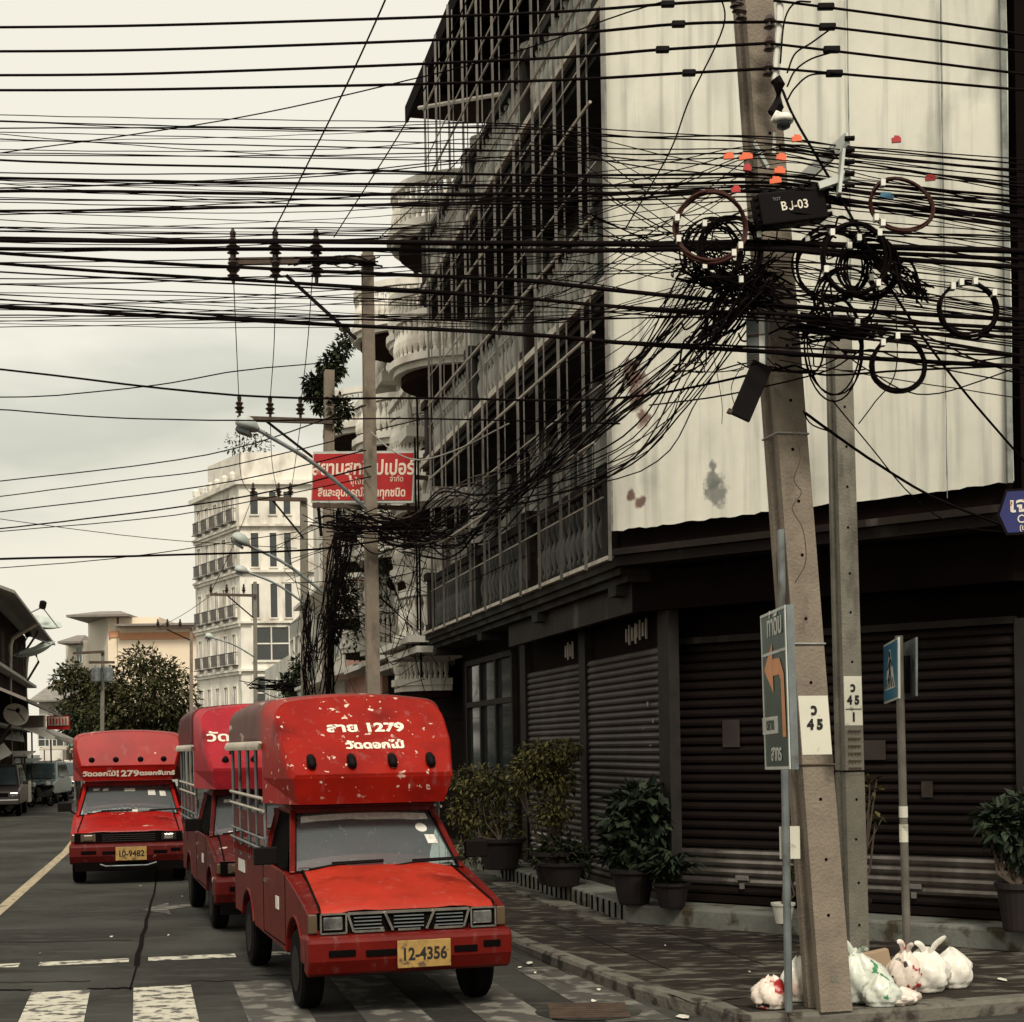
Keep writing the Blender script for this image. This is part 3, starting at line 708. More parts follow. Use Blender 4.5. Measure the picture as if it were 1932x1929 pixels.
# ------------------------------------------------------------------ white building with round balconies
wb = empty('balcony_building', L(12.3), 'white building with stacked round balconies and climbing plants behind the iron-barred building', 'building')
block(wb, 'wall', [L(12.4, 1.3), L(26, 1.3), L(26, 9), L(12.4, 9)], 4.2, 13.2, 'white_wall')
block(wb, 'wall', [L(12.4, 2.6), L(20, 2.6), L(20, 9), L(12.4, 9)], 13.2, 15.6, 'white_wall')
block(wb, 'wall', [L(12.3, 1.5), L(26, 1.5), L(26, 9), L(12.3, 9)], 0, 4.1, 'dark_wall')
# tiled canopy slabs over the shop
for (sa, sb, a, z) in ((12.2, 16.2, -.25, 4.05), (12.2, 15.6, -.10, 3.86), (16.4, 21.5, .1, 4.05), (16.4, 21.0, .25, 3.84), (21.7, 26, .3, 4.1)):
    mb = MB(); wallseg(mb, L(sa, a), L(sb, a), z, z+.12, 1.2, P); W(mb, 'canopy', 'white_wall', wb)
def arc_pts(s_, a, r, n=14, a0=-.5, a1=.5):
    """half circle bulging towards the street (-P)"""
    out = []
    for k in range(n+1):
        t = PI*(k/n); out.append(L(s_+r*math.cos(t), a-r*math.sin(t)))
    return out
urn = [(.05, 0), (.05, .05), (.035, .1), (.075, .22), (.08, .34), (.045, .48), (.03, .55), (.05, .62), (.055, .68)]
def round_balcony(root, s_, a, r, z, m='white_wall', under='soffit', bal=True):
    mb = MB(); base = arc_pts(s_, a, r); n = len(base)
    c = L(s_, a)
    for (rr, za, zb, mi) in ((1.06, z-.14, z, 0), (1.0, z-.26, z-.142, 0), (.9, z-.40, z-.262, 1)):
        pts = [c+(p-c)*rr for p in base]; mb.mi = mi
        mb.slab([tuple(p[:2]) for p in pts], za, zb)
    mb.mi = 0
    for i in range(n-1):
        p, q = base[i], base[i+1]; pi, qi = c+(p-c)*.90, c+(q-c)*.90
        mb.add([p+Z*(z+.72), q+Z*(z+.72), qi+Z*(z+.72), pi+Z*(z+.72), p+Z*(z+.86), q+Z*(z+.86), qi+Z*(z+.86), pi+Z*(z+.86)],
               [(0, 1, 2, 3), (4, 5, 6, 7), (0, 1, 5, 4), (3, 2, 6, 7), (0, 3, 7, 4), (1, 2, 6, 5)])
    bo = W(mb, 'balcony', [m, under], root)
    if bal:
        st = MB()
        for i in range(n-1):
            for f_ in (.0, .5):
                p = base[i].lerp(base[i+1], f_); st.lathe(urn, c+(p-c)*.95+Z*z, 7)
        W(st, 'balustrade', m, bo)
for z in (12.35, 9.75, 7.0, 4.35): round_balcony(wb, 14.6, 1.5, 1.55, z)
for z in (11.6, 9.1, 6.6): round_balcony(wb, 19.2, 1.3, 1.5, z)
for z in (10.2, 7.9, 5.6): round_balcony(wb, 23.6, 1.2, 1.55, z)
for z in (13.2,): round_balcony(wb, 18.0, 2.4, 1.6, z)
for z in (4.9, 7.6, 10.2):
    for s_, ww in ((13.2, .8), (16.8, 1.5), (21.4, 1.3), (25.2, .9)):
        winbox(wb, L(s_, 1.3, z+1.0), -S, ww, 1.7, pane_m='glass_dark')
for z in (4.9, 7.6, 10.2): winbox(wb, L(12.4, 2.0, z+1.0), P, .8, 1.8)
for s_, a in ((12.7, 1.2), (16.2, 1.15), (17.6, 1.15), (20.9, 1.15), (22.1, 1.15)):
    mb = MB(); mb.lathe([(.16, 4.3), (.14, 4.6), (.13, 13.1), (.18, 13.3)], L(s_, a), 10); W(mb, 'column', 'white_wall', wb)
for z in (10.9, 8.4, 5.9, 3.55): round_balcony(wb, 17.0, 1.3, 1.05, z)
for z in (9.2, 6.8, 4.6): round_balcony(wb, 21.6, 1.25, 1.1, z)
for z in (4.9, 7.3): round_balcony(wb, 25.6, 1.2, 1.0, z)
for (s_, z, r_) in ((17.0, 5.95, .5), (19.3, 6.7, .6), (23.4, 5.7, .7), (21.6, 4.7, .5), (14.9, 7.05, .5), (25.4, 7.4, .5)):
    mb = MB(); leaves(mb, [(L(s_, .35, z+.55).to_tuple(), (r_, r_, .4)), (L(s_+.4, .05, z+.1).to_tuple(), (r_*.6, .3, .6))], 260, .13)
    tag(mb.build('balcony_plant', 'leaf_dark'), 'leafy plant spilling over a round balcony behind the poles and cables', 'plant', 'plants on the round balconies')
for s_, z in ((15.9, 8.2), (20.5, 6.0), (22.8, 8.6)):
    mb = MB(); mb.box(L(s_, 1.02, z), (.8, .35, .5), RS); mb.mi = 1; mb.lathe([(.18, 0), (.18, .02)], L(s_, .83, z), 12, axis='y'); W(mb, 'air_conditioner', ['rail_pale', 'underside'], wb)
# white terrace with a straight balustrade and trims
for (sa, sb, a, z) in ((15.6, 18.3, .35, 8.75), (20.4, 22.4, .6, 11.0), (12.5, 17.8, .4, 5.4)):
    mb = MB(); wallseg(mb, L(sa, a), L(sb, a), z-.22, z, 1.0, P); wallseg(mb, L(sa, a), L(sb, a), z+.75, z+.9, .16, P)
    bo = W(mb, 'terrace', 'white_wall', wb); st = MB(); k = int((sb-sa)/.28)
    for j in range(k): st.lathe(urn, L(sa+(sb-sa)*(j+.5)/k, a+.08, z), 7)
    W(st, 'balustrade', 'white_wall', bo)
pb = empty('pink_shophouse', L(27.5), 'narrow pink and grey shophouse beyond the round balconies', 'building')
block(pb, 'wall', [L(26.4, 1.4), L(34, 1.4), L(34, 9), L(26.4, 9)], 0, 10.5, 'pink_wall'); block(pb, 'wall', [L(34.2, 1.4), L(43, 1.4), L(43, 9), L(34.2, 9)], 0, 12.2, 'white_wall')
for z in (4.4, 7.4): block(pb, 'ledge', [L(26.2, .6), L(43, .6), L(43, 1.35), L(26.2, 1.35)], z-.12, z, 'white_wall')
for z in (5.8, 8.8):
    for s_ in (29, 32, 36, 40): winbox(pb, L(s_, 1.4, z), -S, 1.5, 1.4)
for (s0_, s1_, zz, m, nm, lb) in ((44, 52, 7.5, 'render_pale', 'grey_shophouse', 'low grey shophouse half hidden behind the tangle of cables'), (52.5, 66, 6.2, 'white_wall', 'white_shophouse', 'low white shophouse just before the pale hotel')):
    r_ = empty(nm, L(s0_), lb, 'building'); block(r_, 'wall', [L(s0_, 1.3), L(s1_, 1.3), L(s1_, 9), L(s0_, 9)], 0, zz, m)
    for k in range(3): winbox(r_, L(s0_+(s1_-s0_)*(k+.5)/3, 1.3, zz-1.5), -S, 1.6, 1.5)
    block(r_, 'awning', [L(s0_, -.4), L(s1_, -.4), L(s1_, 1.25), L(s0_, 1.25)], 2.9, 3.05, 'tarp_green')
# ------------------------------------------------------------------ pale hotel with balconies
ht = empty('hotel', (-16.9, 100, 0), 'tall pale hotel with rows of narrow windows and small iron balconies', 'building')
hc = at(458, 1416, 100); hc.z = 0; hl = Vector((-.485, .874, 0)); hr = Vector((.995, .10, 0))
block(ht, 'wall', [hc, hc+hr*6, hc+hr*6+hl*9, hc+hl*9], 0, 18.8, 'white_wall')
block(ht, 'roof_storey', [hc+hl*.3+hr*.3, hc+hr*5.6, hc+hr*5.6+hl*6, hc+hl*6], 18.9, 20.9, 'white_wall')
def face(c0, d, L_, cols, floors, ww, hh, sp=.5):
    for z in floors:
        for k in cols: winbox(ht, c0+d*k+Z*(z+hh/2), d, ww, hh, bars=(1, 0), t=.09, proud=.10)
nl = Vector((hl.y, -hl.x, 0))
fl = [4.2, 7.5, 10.5, 13.7, 16.6]
for z in fl:
    h_ = 2.0 if z < 16 else 1.6
    for k in (.9, 2.6, 4.3, 6.0, 7.7):
        winbox(ht, hc+hl*(8.8-k)+Z*(z+h_/2), -hl, .75, h_, bars=(1, 0), t=.09, proud=.10)
    mb = MB(); Rl = Matrix((-hl, Vector((.874, .485, 0)), Z)).transposed()
    on = Vector((-.874, -.485, 0))
    mb.box(hc+hl*4.4+on*.13+Z*(z-.35), (8.9, .26, .14), Rl); mb.box(hc+hl*4.4+on*.09+Z*(z-.52), (8.9, .14, .18), Rl)
    mb.box(hc+hr*3-Vector((-.1, .995, 0))*.13+Z*(z-.35), (6, .26, .14), Matrix((hr, Vector((-.1, .995, 0)), Z)).transposed())
    W(mb, 'cornice', 'white_wall', ht)
    for k in (.9, 2.6, 4.3, 6.0, 7.7):
        mb = MB(); c = hc+hl*(8.8-k)+on*.30+Z*z
        mb.box(c+Z*.8, (1.1, .04, .05), Rl); mb.box(c+Z*.1, (1.1, .05, .05), Rl); mb.box(c-on*.12-Z*.02, (1.15, .42, .06), Rl)
        for j in range(8): mb.box(c+(-hl)*(-.5+j/7)+Z*.45, (.035, .03, .7), Rl)
        for e in (-.55, .55): mb.box(c+(-hl)*e-on*.12+Z*.8, (.04, .30, .05), Rl)
        W(mb, 'balcony', 'car_dark', ht)
for z, hh in ((16.9, 1.5), (13.6, 2.2), (10.4, 2.2)):
    for k, ww in ((.95, .55), (2.1, .5), (3.0, .5)):
        winbox(ht, hc+hr*k+Z*(z+hh/2), hr, ww, hh, bars=(0, 0), t=.08, proud=.1)
for z in (7.6, 4.5): winbox(ht, hc+hr*1.9+Z*(z+1.2), hr, 2.3, 2.2, bars=(1, 1), t=.14, proud=.12)
mb = MB()
for z in (18.75,):
    mb.slab([tuple((hc-hr*.3-hl*.3)[:2]), tuple((hc+hr*6.3-hl*.3)[:2]), tuple((hc+hr*6.3+hl*9.3)[:2]), tuple((hc-hr*.3+hl*9.3)[:2])], z+.06, z+.35)
W(mb, 'cornice', 'white_wall', ht)
for k in range(6):
    mb = MB(); mb.lathe([(.12, 19.1), (.2, 19.3), (.22, 19.6), (.1, 19.75)], hc+hl*(.8+k*1.5)-hr*.1, 8); W(mb, 'roof_urn', 'white_wall', ht)
mb = MB(); leaves(mb, [((hc+hr*.9+hl*1+Z*21.6).to_tuple(), (1.6, 1, .9))], 260, .28); tag(mb.build('roof_plant', 'leaf_dark'), 'sparse shrub growing on the roof of the pale hotel', 'shrub')
# ------------------------------------------------------------------ far cream block with an orange band
fb_ = empty('cream_block', at(260, 1421, 150), 'far cream building with a grey hipped roof and an orange band', 'building')
def fbox(u0, u1, v0, v1, Y, dep, m, nm='wall', over=0):
    a, b = at(u0, v1, Y), at(u1, v1, Y); zt = at((u0+u1)/2, v0, Y).z; zb = at((u0+u1)/2, v1, Y).z
    mb = MB(); mb.box(((a.x+b.x)/2, Y+dep/2, (zt+zb)/2), (b.x-a.x, dep, zt-zb)); return W(mb, nm, m, fb_)
def side(u0, u1, v0, v1, Ya, Yb, m, nm='wall', t=.1):
    p, q = at(u0, v1, Ya), at(u1, v1, Yb); zt = at(u1, v0, Yb).z; zb = q.z
    mb = MB(); mb.slab([(p.x, p.y), (q.x, q.y), (q.x+.3, q.y+.4), (p.x+.3, p.y+.4)], zb, zt); return W(mb, nm, m, fb_)
fbox(225, 420, 1178, 1421, 150, 12, 'cream_wall'); fbox(207, 224, 1165, 1421, 150.0, 8, 'cream_wall')
fbox(224.2, 300, 1165, 1177, 150, 8, 'cream_wall')
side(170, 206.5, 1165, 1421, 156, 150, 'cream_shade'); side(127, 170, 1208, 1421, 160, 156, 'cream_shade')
mb = MB()
def hip(mb, u0, u1, v, Y, dep, h, o=1.3):
    a, b = at(u0, v, Y), at(u1, v, Y); x0, x1 = a.x, b.x; z = a.z
    mb.add([(x0, Y-o, z), (x1, Y-o, z), (x1, Y+dep, z), (x0, Y+dep, z), (x0+(x1-x0)*.32, Y+dep*.4, z+h), (x0+(x1-x0)*.68, Y+dep*.4, z+h), (x0, Y-o, z-.2), (x1, Y-o, z-.2), (x1, Y+dep, z-.2), (x0, Y+dep, z-.2)],
           [(0, 1, 5, 4), (1, 2, 5), (2, 3, 4, 5), (3, 0, 4), (6, 7, 8, 9), (0, 1, 7, 6), (1, 2, 8, 7), (2, 3, 9, 8), (3, 0, 6, 9)])
hip(mb, 133, 250, 1163, 150, 8, .7, 1.5); W(mb, 'roof', 'roof_grey', fb_)
mb = MB(); hip(mb, 115, 158, 1212, 157, 8, .9, 1.2); W(mb, 'roof', 'roof_grey', fb_)
mb = MB(); hip(mb, 224, 420, 1180, 150, 12, .3, 1.6); W(mb, 'roof', 'roof_grey', fb_)
fbox(225, 420, 1193, 1206, 149.9, .08, 'orange_band', 'orange_band'); fbox(207.5, 224.5, 1191, 1203, 149.9, .08, 'orange_band', 'orange_band')
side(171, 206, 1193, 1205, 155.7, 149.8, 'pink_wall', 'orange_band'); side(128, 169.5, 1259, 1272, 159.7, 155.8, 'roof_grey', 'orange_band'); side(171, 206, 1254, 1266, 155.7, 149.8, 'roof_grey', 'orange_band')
for u, v in ((198, 1180), (198, 1228), (150, 1235), (150, 1290), (198, 1290)):
    winbox(fb_, at(u, v, 152 if u > 180 else 157), (1, -.4, 0), .7, 1.6, pane_m='glass_sky')
# ------------------------------------------------------------------ left-hand shophouse
lh = empty('left_shophouse', at(40, 1424, 68), 'old timber shophouse with tin eaves and downpipe at the left edge', 'building')
q0 = at(52, 1420, 75); q0.z = 0; LD = -S
def LF(q, a=0, z=0): return q0+LD*q-P*a+Z*z           # q towards the camera, a into the plot
block(lh, 'wall', [LF(0, 0), LF(24, 0), LF(24, 8), LF(0, 8)][::-1], 0, 7.6, 'soffit')
mb = MB(); mb.add([LF(-.8, -1.3, 7.35), LF(25, -1.3, 7.35), LF(25, 3, 9.0), LF(-.8, 3, 9.0), LF(-.8, -1.3, 7.25), LF(25, -1.3, 7.25), LF(25, 3, 8.9), LF(-.8, 3, 8.9)], [(0, 1, 2, 3), (4, 5, 6, 7), (0, 1, 5, 4), (3, 2, 6, 7), (0, 3, 7, 4), (1, 2, 6, 5)]); W(mb, 'roof', 'tin', lh)
mb = MB(); mb.add([LF(-.5, -1.6, 3.9), LF(25, -1.6, 3.9), LF(25, 0, 4.6), LF(-.5, 0, 4.6), LF(-.5, -1.6, 3.8), LF(25, -1.6, 3.8), LF(25, 0, 4.5), LF(-.5, 0, 4.5)], [(0, 1, 2, 3), (4, 5, 6, 7), (0, 1, 5, 4), (3, 2, 6, 7), (0, 3, 7, 4), (1, 2, 6, 5)]); W(mb, 'lower_eave', 'roof_grey', lh)
for q in (1.5, 3.6, 5.7, 8, 10.5, 13): winbox(lh, LF(q, 0, 6.2), -S, 1.2, 1.5, frame_m='rail_pale', pane_m='glass_dark', bars=(2, 0), t=.09)
for z, t in ((5.2, .12), (3.1, .1)):
    mb = MB(); wallseg(mb, LF(-.2, -.45), LF(24, -.45), z, z+t, .4, -P); W(mb, 'ledge', 'render_pale', lh)
mb = MB(); mb.tube([LF(12.3, -1.25, 7.3), LF(12.3, -.3, 6.7), LF(12.3, -.2, 6.4), LF(12.3, -.2, .1)], .09, 8); W(mb, 'downpipe', 'rail_pale', lh)
mb = MB(); mb.tube([LF(3, -1.25, 7.3), LF(3, -.3, 6.7), LF(3, -.2, 6.2), LF(3, -.2, 3.9)], .09, 8); W(mb, 'downpipe', 'rail_pale', lh)
# satellite dishes
def sat(name, c, r, tiltdir, lab, m='dish', mesh=False, arm=True, group=None):
    root = empty(name, c, lab, 'satellite dish', group)
    n = Vector(tiltdir).normalized(); mb = MB(); prof = []
    a = n.cross(Vector((0, 1, .2))).normalized(); b = n.cross(a)
    Rm = Matrix((a, b, n)).transposed().to_4x4(); Rm.translation = Vector(c)
    mb.mx = Rm; k = 6
    mb.lathe([(r*i/k+.001, .28*r*(i/k)**2) for i in range(k+1)]+[(r*1.0, .28*r+.03)]+[(r*i/k+.001, .28*r*(i/k)**2+.03) for i in range(k, -1, -1)], (0, 0, 0), 20, cap=False)
    W(mb, 'reflector', m, root)
    mb = MB(Rm); mb.tube([(r*.9, 0, .2*r), (0, 0, r*.95)], .03, 5); mb.tube([(-r*.9, 0, .2*r), (0, 0, r*.95)], .03, 5); W(mb, 'feed_arm', 'galv', root)
    mb = MB(Rm); mb.lathe([(.13*r, r*.88), (.16*r, r*.95), (.16*r, r*1.2), (.08*r, r*1.25)], (0, 0, 0), 8); W(mb, 'feed_horn', 'black_plastic', root)
    mb = MB(); mb.tube([Vector(c), Vector(c)-n*.3, Vector(c)-n*.4-Z*.7-P*.5], .05, 6); W(mb, 'mount', 'rusty', root)
sat('satellite_dish', at(72, 1184, 68), .95, (.30, -.25, 1), 'large mesh satellite dish tilted to the sky above the left shophouse roof edge')
sat('satellite_dish', at(68, 1236, 66), .90, (-.30, -.25, 1), 'mesh satellite dish just below the larger one on the left shophouse')
sat('satellite_dish', at(29, 1352, 54), .42, (.55, -1.0, .55), 'small solid white satellite dish standing on the lower awning at left', m='car_white')
# market awnings, stalls and signs down the left side
def awning(uvY, m, lab, th=.05, name='awning'):
    pts = [at(*p) for p in uvY]; n = len(pts)
    mb = MB(); mb.add([p for p in pts]+[p-Z*th for p in pts], [tuple(range(n)), tuple(range(n, 2*n))[::-1]]+[(i, (i+1) % n, n+(i+1) % n, n+i) for i in range(n)])
    root = empty(name, (pts[0].x, pts[0].y, 0), lab, 'awning'); W(mb, 'canopy', m, root)
    mb = MB()
    for p in pts[:2]: mb.tube([p-Z*th, (p.x, p.y, 0)], .04, 5)
    W(mb, 'frame', 'rusty', root)
awning([(0, 1392, 62), (46, 1398, 64), (40, 1370, 70), (0, 1360, 68)], 'render_pale', 'grey canvas awning over the stall beneath the small white dish')
awning([(0, 1432, 56), (22, 1420, 60), (4, 1398, 62), (-20, 1398, 60)], 'white_plastic', 'white corrugated awning sheet at the far left edge')
awning([(60, 1378, 70), (132, 1402, 84), (150, 1398, 90), (80, 1368, 80)], 'tin', 'long tin awning sloping out over the parked cars')
awning([(40, 1372, 66), (96, 1394, 72), (104, 1390, 76), (60, 1366, 72)], 'white_plastic', 'pale metal awning rail sloping down from the shophouse')
awning([(128, 1408, 88), (152, 1404, 88), (146, 1390, 96), (134, 1390, 96)], 'tarp_green', 'green tarpaulin awning beside the left red truck')
mb = MB(); mb.box(at(48, 1362, 66), (1.6, .3, .5)); tag(mb.build('awning_board', 'rail_pale'), 'pale board with a peach stripe above the awning near the white dish', 'sign board')
sg = empty('shop_sign', at(110, 1365, 78), 'pink and red hanging shop sign far down the street', 'sign')
mb = MB(); mb.box(at(110, 1364, 78), (1.12, .12, .66)); W(mb, 'sign_panel', 'sign_red', sg)
mb = MB(); mb.box(at(110, 1361, 77.9), (1.0, .06, .42)); W(mb, 'sign_face', 'rail_pale', sg)
mb = MB()
for k, hh in enumerate((.3, .34, .24, .34, .28, .3)): mb.box(at(110, 1361, 77.84)+Vector((-.38+k*.15, 0, 0)), (.055, .03, hh))
W(mb, 'lettering', 'sign_red', sg)
mb = MB(); mb.tube([at(110, 1352, 78), at(110, 1352, 78)+Z*.3, at(95, 1345, 78)], .03, 5); W(mb, 'bracket', 'rusty', sg)
for (u, v, Y, w_, h_, m, lab) in ((128, 1300, 105, 1.6, .8, 'orange_tag', 'small orange hoarding among the distant trees'),):
    mb = MB(); mb.box(at(u, v, Y), (w_, .15, h_)); mb.tube([at(u, v, Y), (at(u, v, Y).x, Y, 0)], .06, 5); tag(mb.build('hoarding', m), lab, 'sign')
# low houses and roofs at the end of the street
for i, (u0, u1, v, Y, m, lab) in enumerate(((75, 118, 1322, 100, 'white_wall', 'small white house with a grey roof far down the street on the left'), (112, 165, 1345, 110, 'cream_shade', 'low cream roofed house under the distant trees'), (150, 260, 1395, 112, 'dark_wall', 'low dark shopfronts closing the far end of the street'), (245, 345, 1368, 96, 'render_pale', 'grey low house behind the left red truck'))):
    a, b = at(u0, 1420, Y), at(u1, 1420, Y); zt = at(u0, v, Y).z; r_ = empty('distant_house', (a.x, Y, 0), lab, 'house')
    mb = MB(); mb.box(((a.x+b.x)/2, Y+4, zt/2), (b.x-a.x, 8, zt)); W(mb, 'wall', m, r_)
    mb = MB(); hx = (a.x+b.x)/2; hw = (b.x-a.x)/2+.4
    mb.prism([(Y-.8, zt), (Y+4, zt+1.2), (Y+8.6, zt), (Y+8.6, zt-.1), (Y-.8, zt-.1)], hx-hw, hx+hw); W(mb, 'roof', ['tin', 'roof_grey'][i % 2], r_)
    for k in range(2): winbox(r_, (a.x+(b.x-a.x)*(k+.5)/2, Y, zt*.55), (1, 0, 0), .9, .9)
# ------------------------------------------------------------------ trees
def tree(base, H, blobs, n, size, m, lab, cat='tree', group=None, tr=.2):
    base = Vector(base); root = empty('tree', base, lab, cat, group)
    mb = MB(); top = base+Z*H*.6
    mb.tube([base, base+Z*H*.3+Vector((.1, 0, 0)), top], [tr, tr*.8, tr*.5], 8)
    for (c, r) in blobs: mb.tube([base+Z*H*.35, (base+Z*H*.35).lerp(Vector(c), .5)+Z*.2, Vector(c)], [tr*.5, tr*.3, tr*.1], 5)
    W(mb, 'trunk', 'bark', root); mb = MB(); leaves(mb, blobs, n, size); W(mb, 'crown', m, root); return root
def tb(u, v, Y, ru, rv, rd=None): s = Y/F; return (at(u, v, Y).to_tuple(), (ru*s, rd or ru*s, rv*s))
tree(at(268, 1428, 84).xy.to_3d(), 6, [tb(265, 1245, 84, 40, 26), tb(305, 1270, 84, 45, 32), tb(225, 1290, 84, 45, 30), tb(345, 1305, 84, 32, 38), tb(285, 1320, 83, 60, 40), tb(215, 1345, 84, 55, 45), tb(330, 1360, 84, 50, 38), tb(258, 1385, 84, 60, 34)], 9000, .30, 'leaf_tree', 'big leafy tree closing the view behind the left red truck')
tree(at(130, 1428, 95).xy.to_3d(), 5, [tb(135, 1262, 95, 22, 16), tb(118, 1285, 95, 24, 20), tb(160, 1285, 95, 34, 18), tb(185, 1300, 95, 30, 24), tb(150, 1330, 95, 36, 24)], 2600, .34, 'leaf_tree', 'smaller tree in front of the far cream building')
tree(at(150, 1428, 92).xy.to_3d(), 4, [tb(150, 1368, 92, 40, 28), tb(195, 1375, 92, 40, 30), tb(115, 1350, 92, 24, 20)], 2600, .30, 'leaf_dark', 'dark low tree behind the hanging pink shop sign')
tree(at(555, 1428, 62).xy.to_3d(), 3, [tb(545, 1300, 62, 16, 30), tb(560, 1260, 62, 12, 22)], 700, .22, 'leaf_dark', 'thin dark tree beside the poles below the pink shophouse')
# greenery spilling over the round balconies
def plantmass(name, blobs, n, size, m, lab, cat='plant'):
    mb = MB(); leaves(mb, blobs, n, size); return tag(mb.build(name, m), lab, cat)
plantmass('balcony_plant', [tb(600, 735, 40, 26, 26), tb(625, 695, 40, 24, 26), tb(640, 665, 40, 18, 14), tb(610, 765, 40, 18, 14), tb(588, 725, 40, 16, 14)], 1700, .17, 'leaf_dark', 'dark climbing plant hanging from the top round balconies')
plantmass('balcony_plant', [tb(640, 770, 38, 24, 20), tb(655, 640, 37, 20, 14), tb(632, 800, 38, 14, 16)], 700, .15, 'leaf_dark', 'small bushy plant on the round balcony beneath the climbing one')
plantmass('balcony_plant', [tb(640, 1080, 38, 16, 46), tb(655, 1130, 37, 22, 34), tb(628, 1180, 38, 20, 40)], 1100, .15, 'leaf_dark', 'creeper growing down among the cables beside the pole')
# ------------------------------------------------------------------ potted plants along the step
def pot(c, r, h, root, m='terracotta', band=False):
    mb = MB(); c = Vector(c); mb.lathe([(r*.66, 0), (r*.70, .02), (r*.95, h*.8), (r*1.0, h*.86), (r*1.08, h*.88), (r*1.1, h), (r*.98, h), (r*.95, h*.9), (.01, h*.9)], c, 20, cap=True)
    po = W(mb, 'pot', m, root, smooth=False)
    mb = MB(); mb.lathe([(r*.93, h*.90), (.01, h*.93)], c, 14, cap=False); W(mb, 'soil', 'soil', root)
def potted(name, u, v, z, r, h, lab, blobs, n, size, m, tufts=None, stems=3, aspect=.45, pm='terracotta'):
    c = on_z(u, v, z); root = empty(name, c, lab, 'potted plant'); pot(c, r, h, root, pm)
    mb = MB()
    for b in blobs: 
        for _ in range(stems): mb.tube([c+Z*h*.9, c.lerp(Vector(b[0]), .5)+Vector((random.uniform(-.1, .1), 0, 0)), Vector(b[0])+Vector((random.uniform(-.1, .1), 0, random.uniform(-.1, .1)))], [.018, .012, .006], 5)
    if blobs: W(mb, 'stem', 'bark', root)
    mb = MB()
    if blobs: leaves(mb, blobs, n, size, aspect)
    if tufts: tuft(mb, c+Z*h*.92, *tufts)
    W(mb, 'foliage', m, root)
Yb = on_z(1050, 1668, .32).y
potted('potted_shrub', 1048, 1668, .32, .30, .42, 'tall yellow-green shrub in a pot in front of the first grey shutter', [tb(1035, 1420, Yb, 60, 22), tb(1075, 1412, Yb, 26, 14), tb(1010, 1450, Yb, 50, 26), tb(1050, 1470, Yb, 44, 34), tb(1040, 1530, Yb, 42, 30), tb(985, 1480, Yb, 26, 14)], 2600, .085, 'leaf_yellow')
potted('potted_shrub', 1062, 1672, .32, .28, .30, 'low dark bushy plant around the foot of the yellow-green shrub', [tb(1055, 1610, Yb, 48, 36), tb(1085, 1625, Yb, 30, 26), tb(1025, 1620, Yb, 26, 24)], 1100, .10, 'leaf_dark')
Ya = on_z(935, 1640, .32).y+.6
potted('potted_shrub', 945, 1640, .32, .34, .45, 'wide dark shrub with paler top beside the red truck windscreen', [tb(900, 1470, Ya, 58, 26), tb(945, 1490, Ya, 45, 40), tb(880, 1520, Ya, 44, 50), tb(930, 1560, Ya, 56, 50), tb(895, 1600, Ya, 50, 30), tb(950, 1600, Ya-.2, 44, 36)], 3600, .085, 'leaf_yellow')
Yc = on_z(1195, 1705, .32).y
potted('potted_shrub', 1196, 1706, .32, .245, .40, 'large broad-leaved plant in the big dark pot at the step corner', [tb(1205, 1510, Yc, 52, 28), tb(1235, 1545, Yc, 36, 36), tb(1180, 1550, Yc, 42, 34), tb(1200, 1600, Yc, 60, 40), tb(1160, 1610, Yc, 26, 26), tb(1240, 1600, Yc, 26, 30)], 1100, .17, 'leaf_broad', aspect=.6)
Yd = on_z(1268, 1711, .32).y
potted('potted_plant', 1268, 1712, .32, .20, .27, 'spiky narrow-leaved plant in the small patterned pot right of the big pot', [tb(1250, 1640, Yd, 20, 20)], 120, .12, 'leaf_broad', tufts=(110, .50, .045, 1.2))
Ye = on_z(1905, 1755, .32).y
potted('potted_plant', 1921, 1757, .32, .19, .45, 'dark leafy plant in a reddish pot at the right edge', [tb(1895, 1560, Ye, 38, 40), tb(1870, 1540, Ye, 22, 20), tb(1925, 1590, Ye, 34, 44), tb(1935, 1520, Ye, 28, 22)], 560, .15, 'leaf_broad', aspect=.55)
potted('potted_plant', 1615, 1748, .32, .14, .26, 'thin yellowish plant peeping out behind the two concrete poles', [tb(1640, 1485, 15.9, 22, 16), tb(1645, 1535, 15.9, 14, 10), tb(1600, 1520, 15.9, 30, 30)], 150, .11, 'leaf_yellow')
potted('potted_plant', 1478, 1742, .32, .11, .20, 'slim plant in a white bucket behind the green sign post', [tb(1497, 1640, 16.4, 14, 34), tb(1502, 1570, 16.4, 12, 50)], 260, .09, 'leaf_yellow', pm='white_plastic')
# ------------------------------------------------------------------ red passenger trucks
def arch(yc, r, z, n=10, flip=False):
    a0 = math.asin(min(1, (z-.33)/r)) if z > .33 else 0
    ts = [PI-a0-(PI-2*a0)*k/n for k in range(n+1)]
    return [(yc+r*math.cos(t), .33+r*math.sin(t)) for t in (ts if not flip else ts[::-1])]
def sup(hw, zs, zt, n=22, ex=.3, ez=.85):
    """canopy outline: straight sides, rounded shoulders, gently arched top"""
    r = .15; zc = zt-.20; out = [(-hw, zs), (-hw, (zs+zc)/2), (-hw, zc)]
    for k in range(1, 6):
        a = PI-(PI/2-.12)*k/5; out.append((-hw+r+r*math.cos(a), zc+r*math.sin(a)))
    x1, z1 = out[-1]
    for k in range(1, 8): x = x1*(1-k/7); out.append((x, z1+(zt-z1)*(1-(x/x1)**2)))
    return out+[(-x, z) for x, z in out[:-1]][::-1]
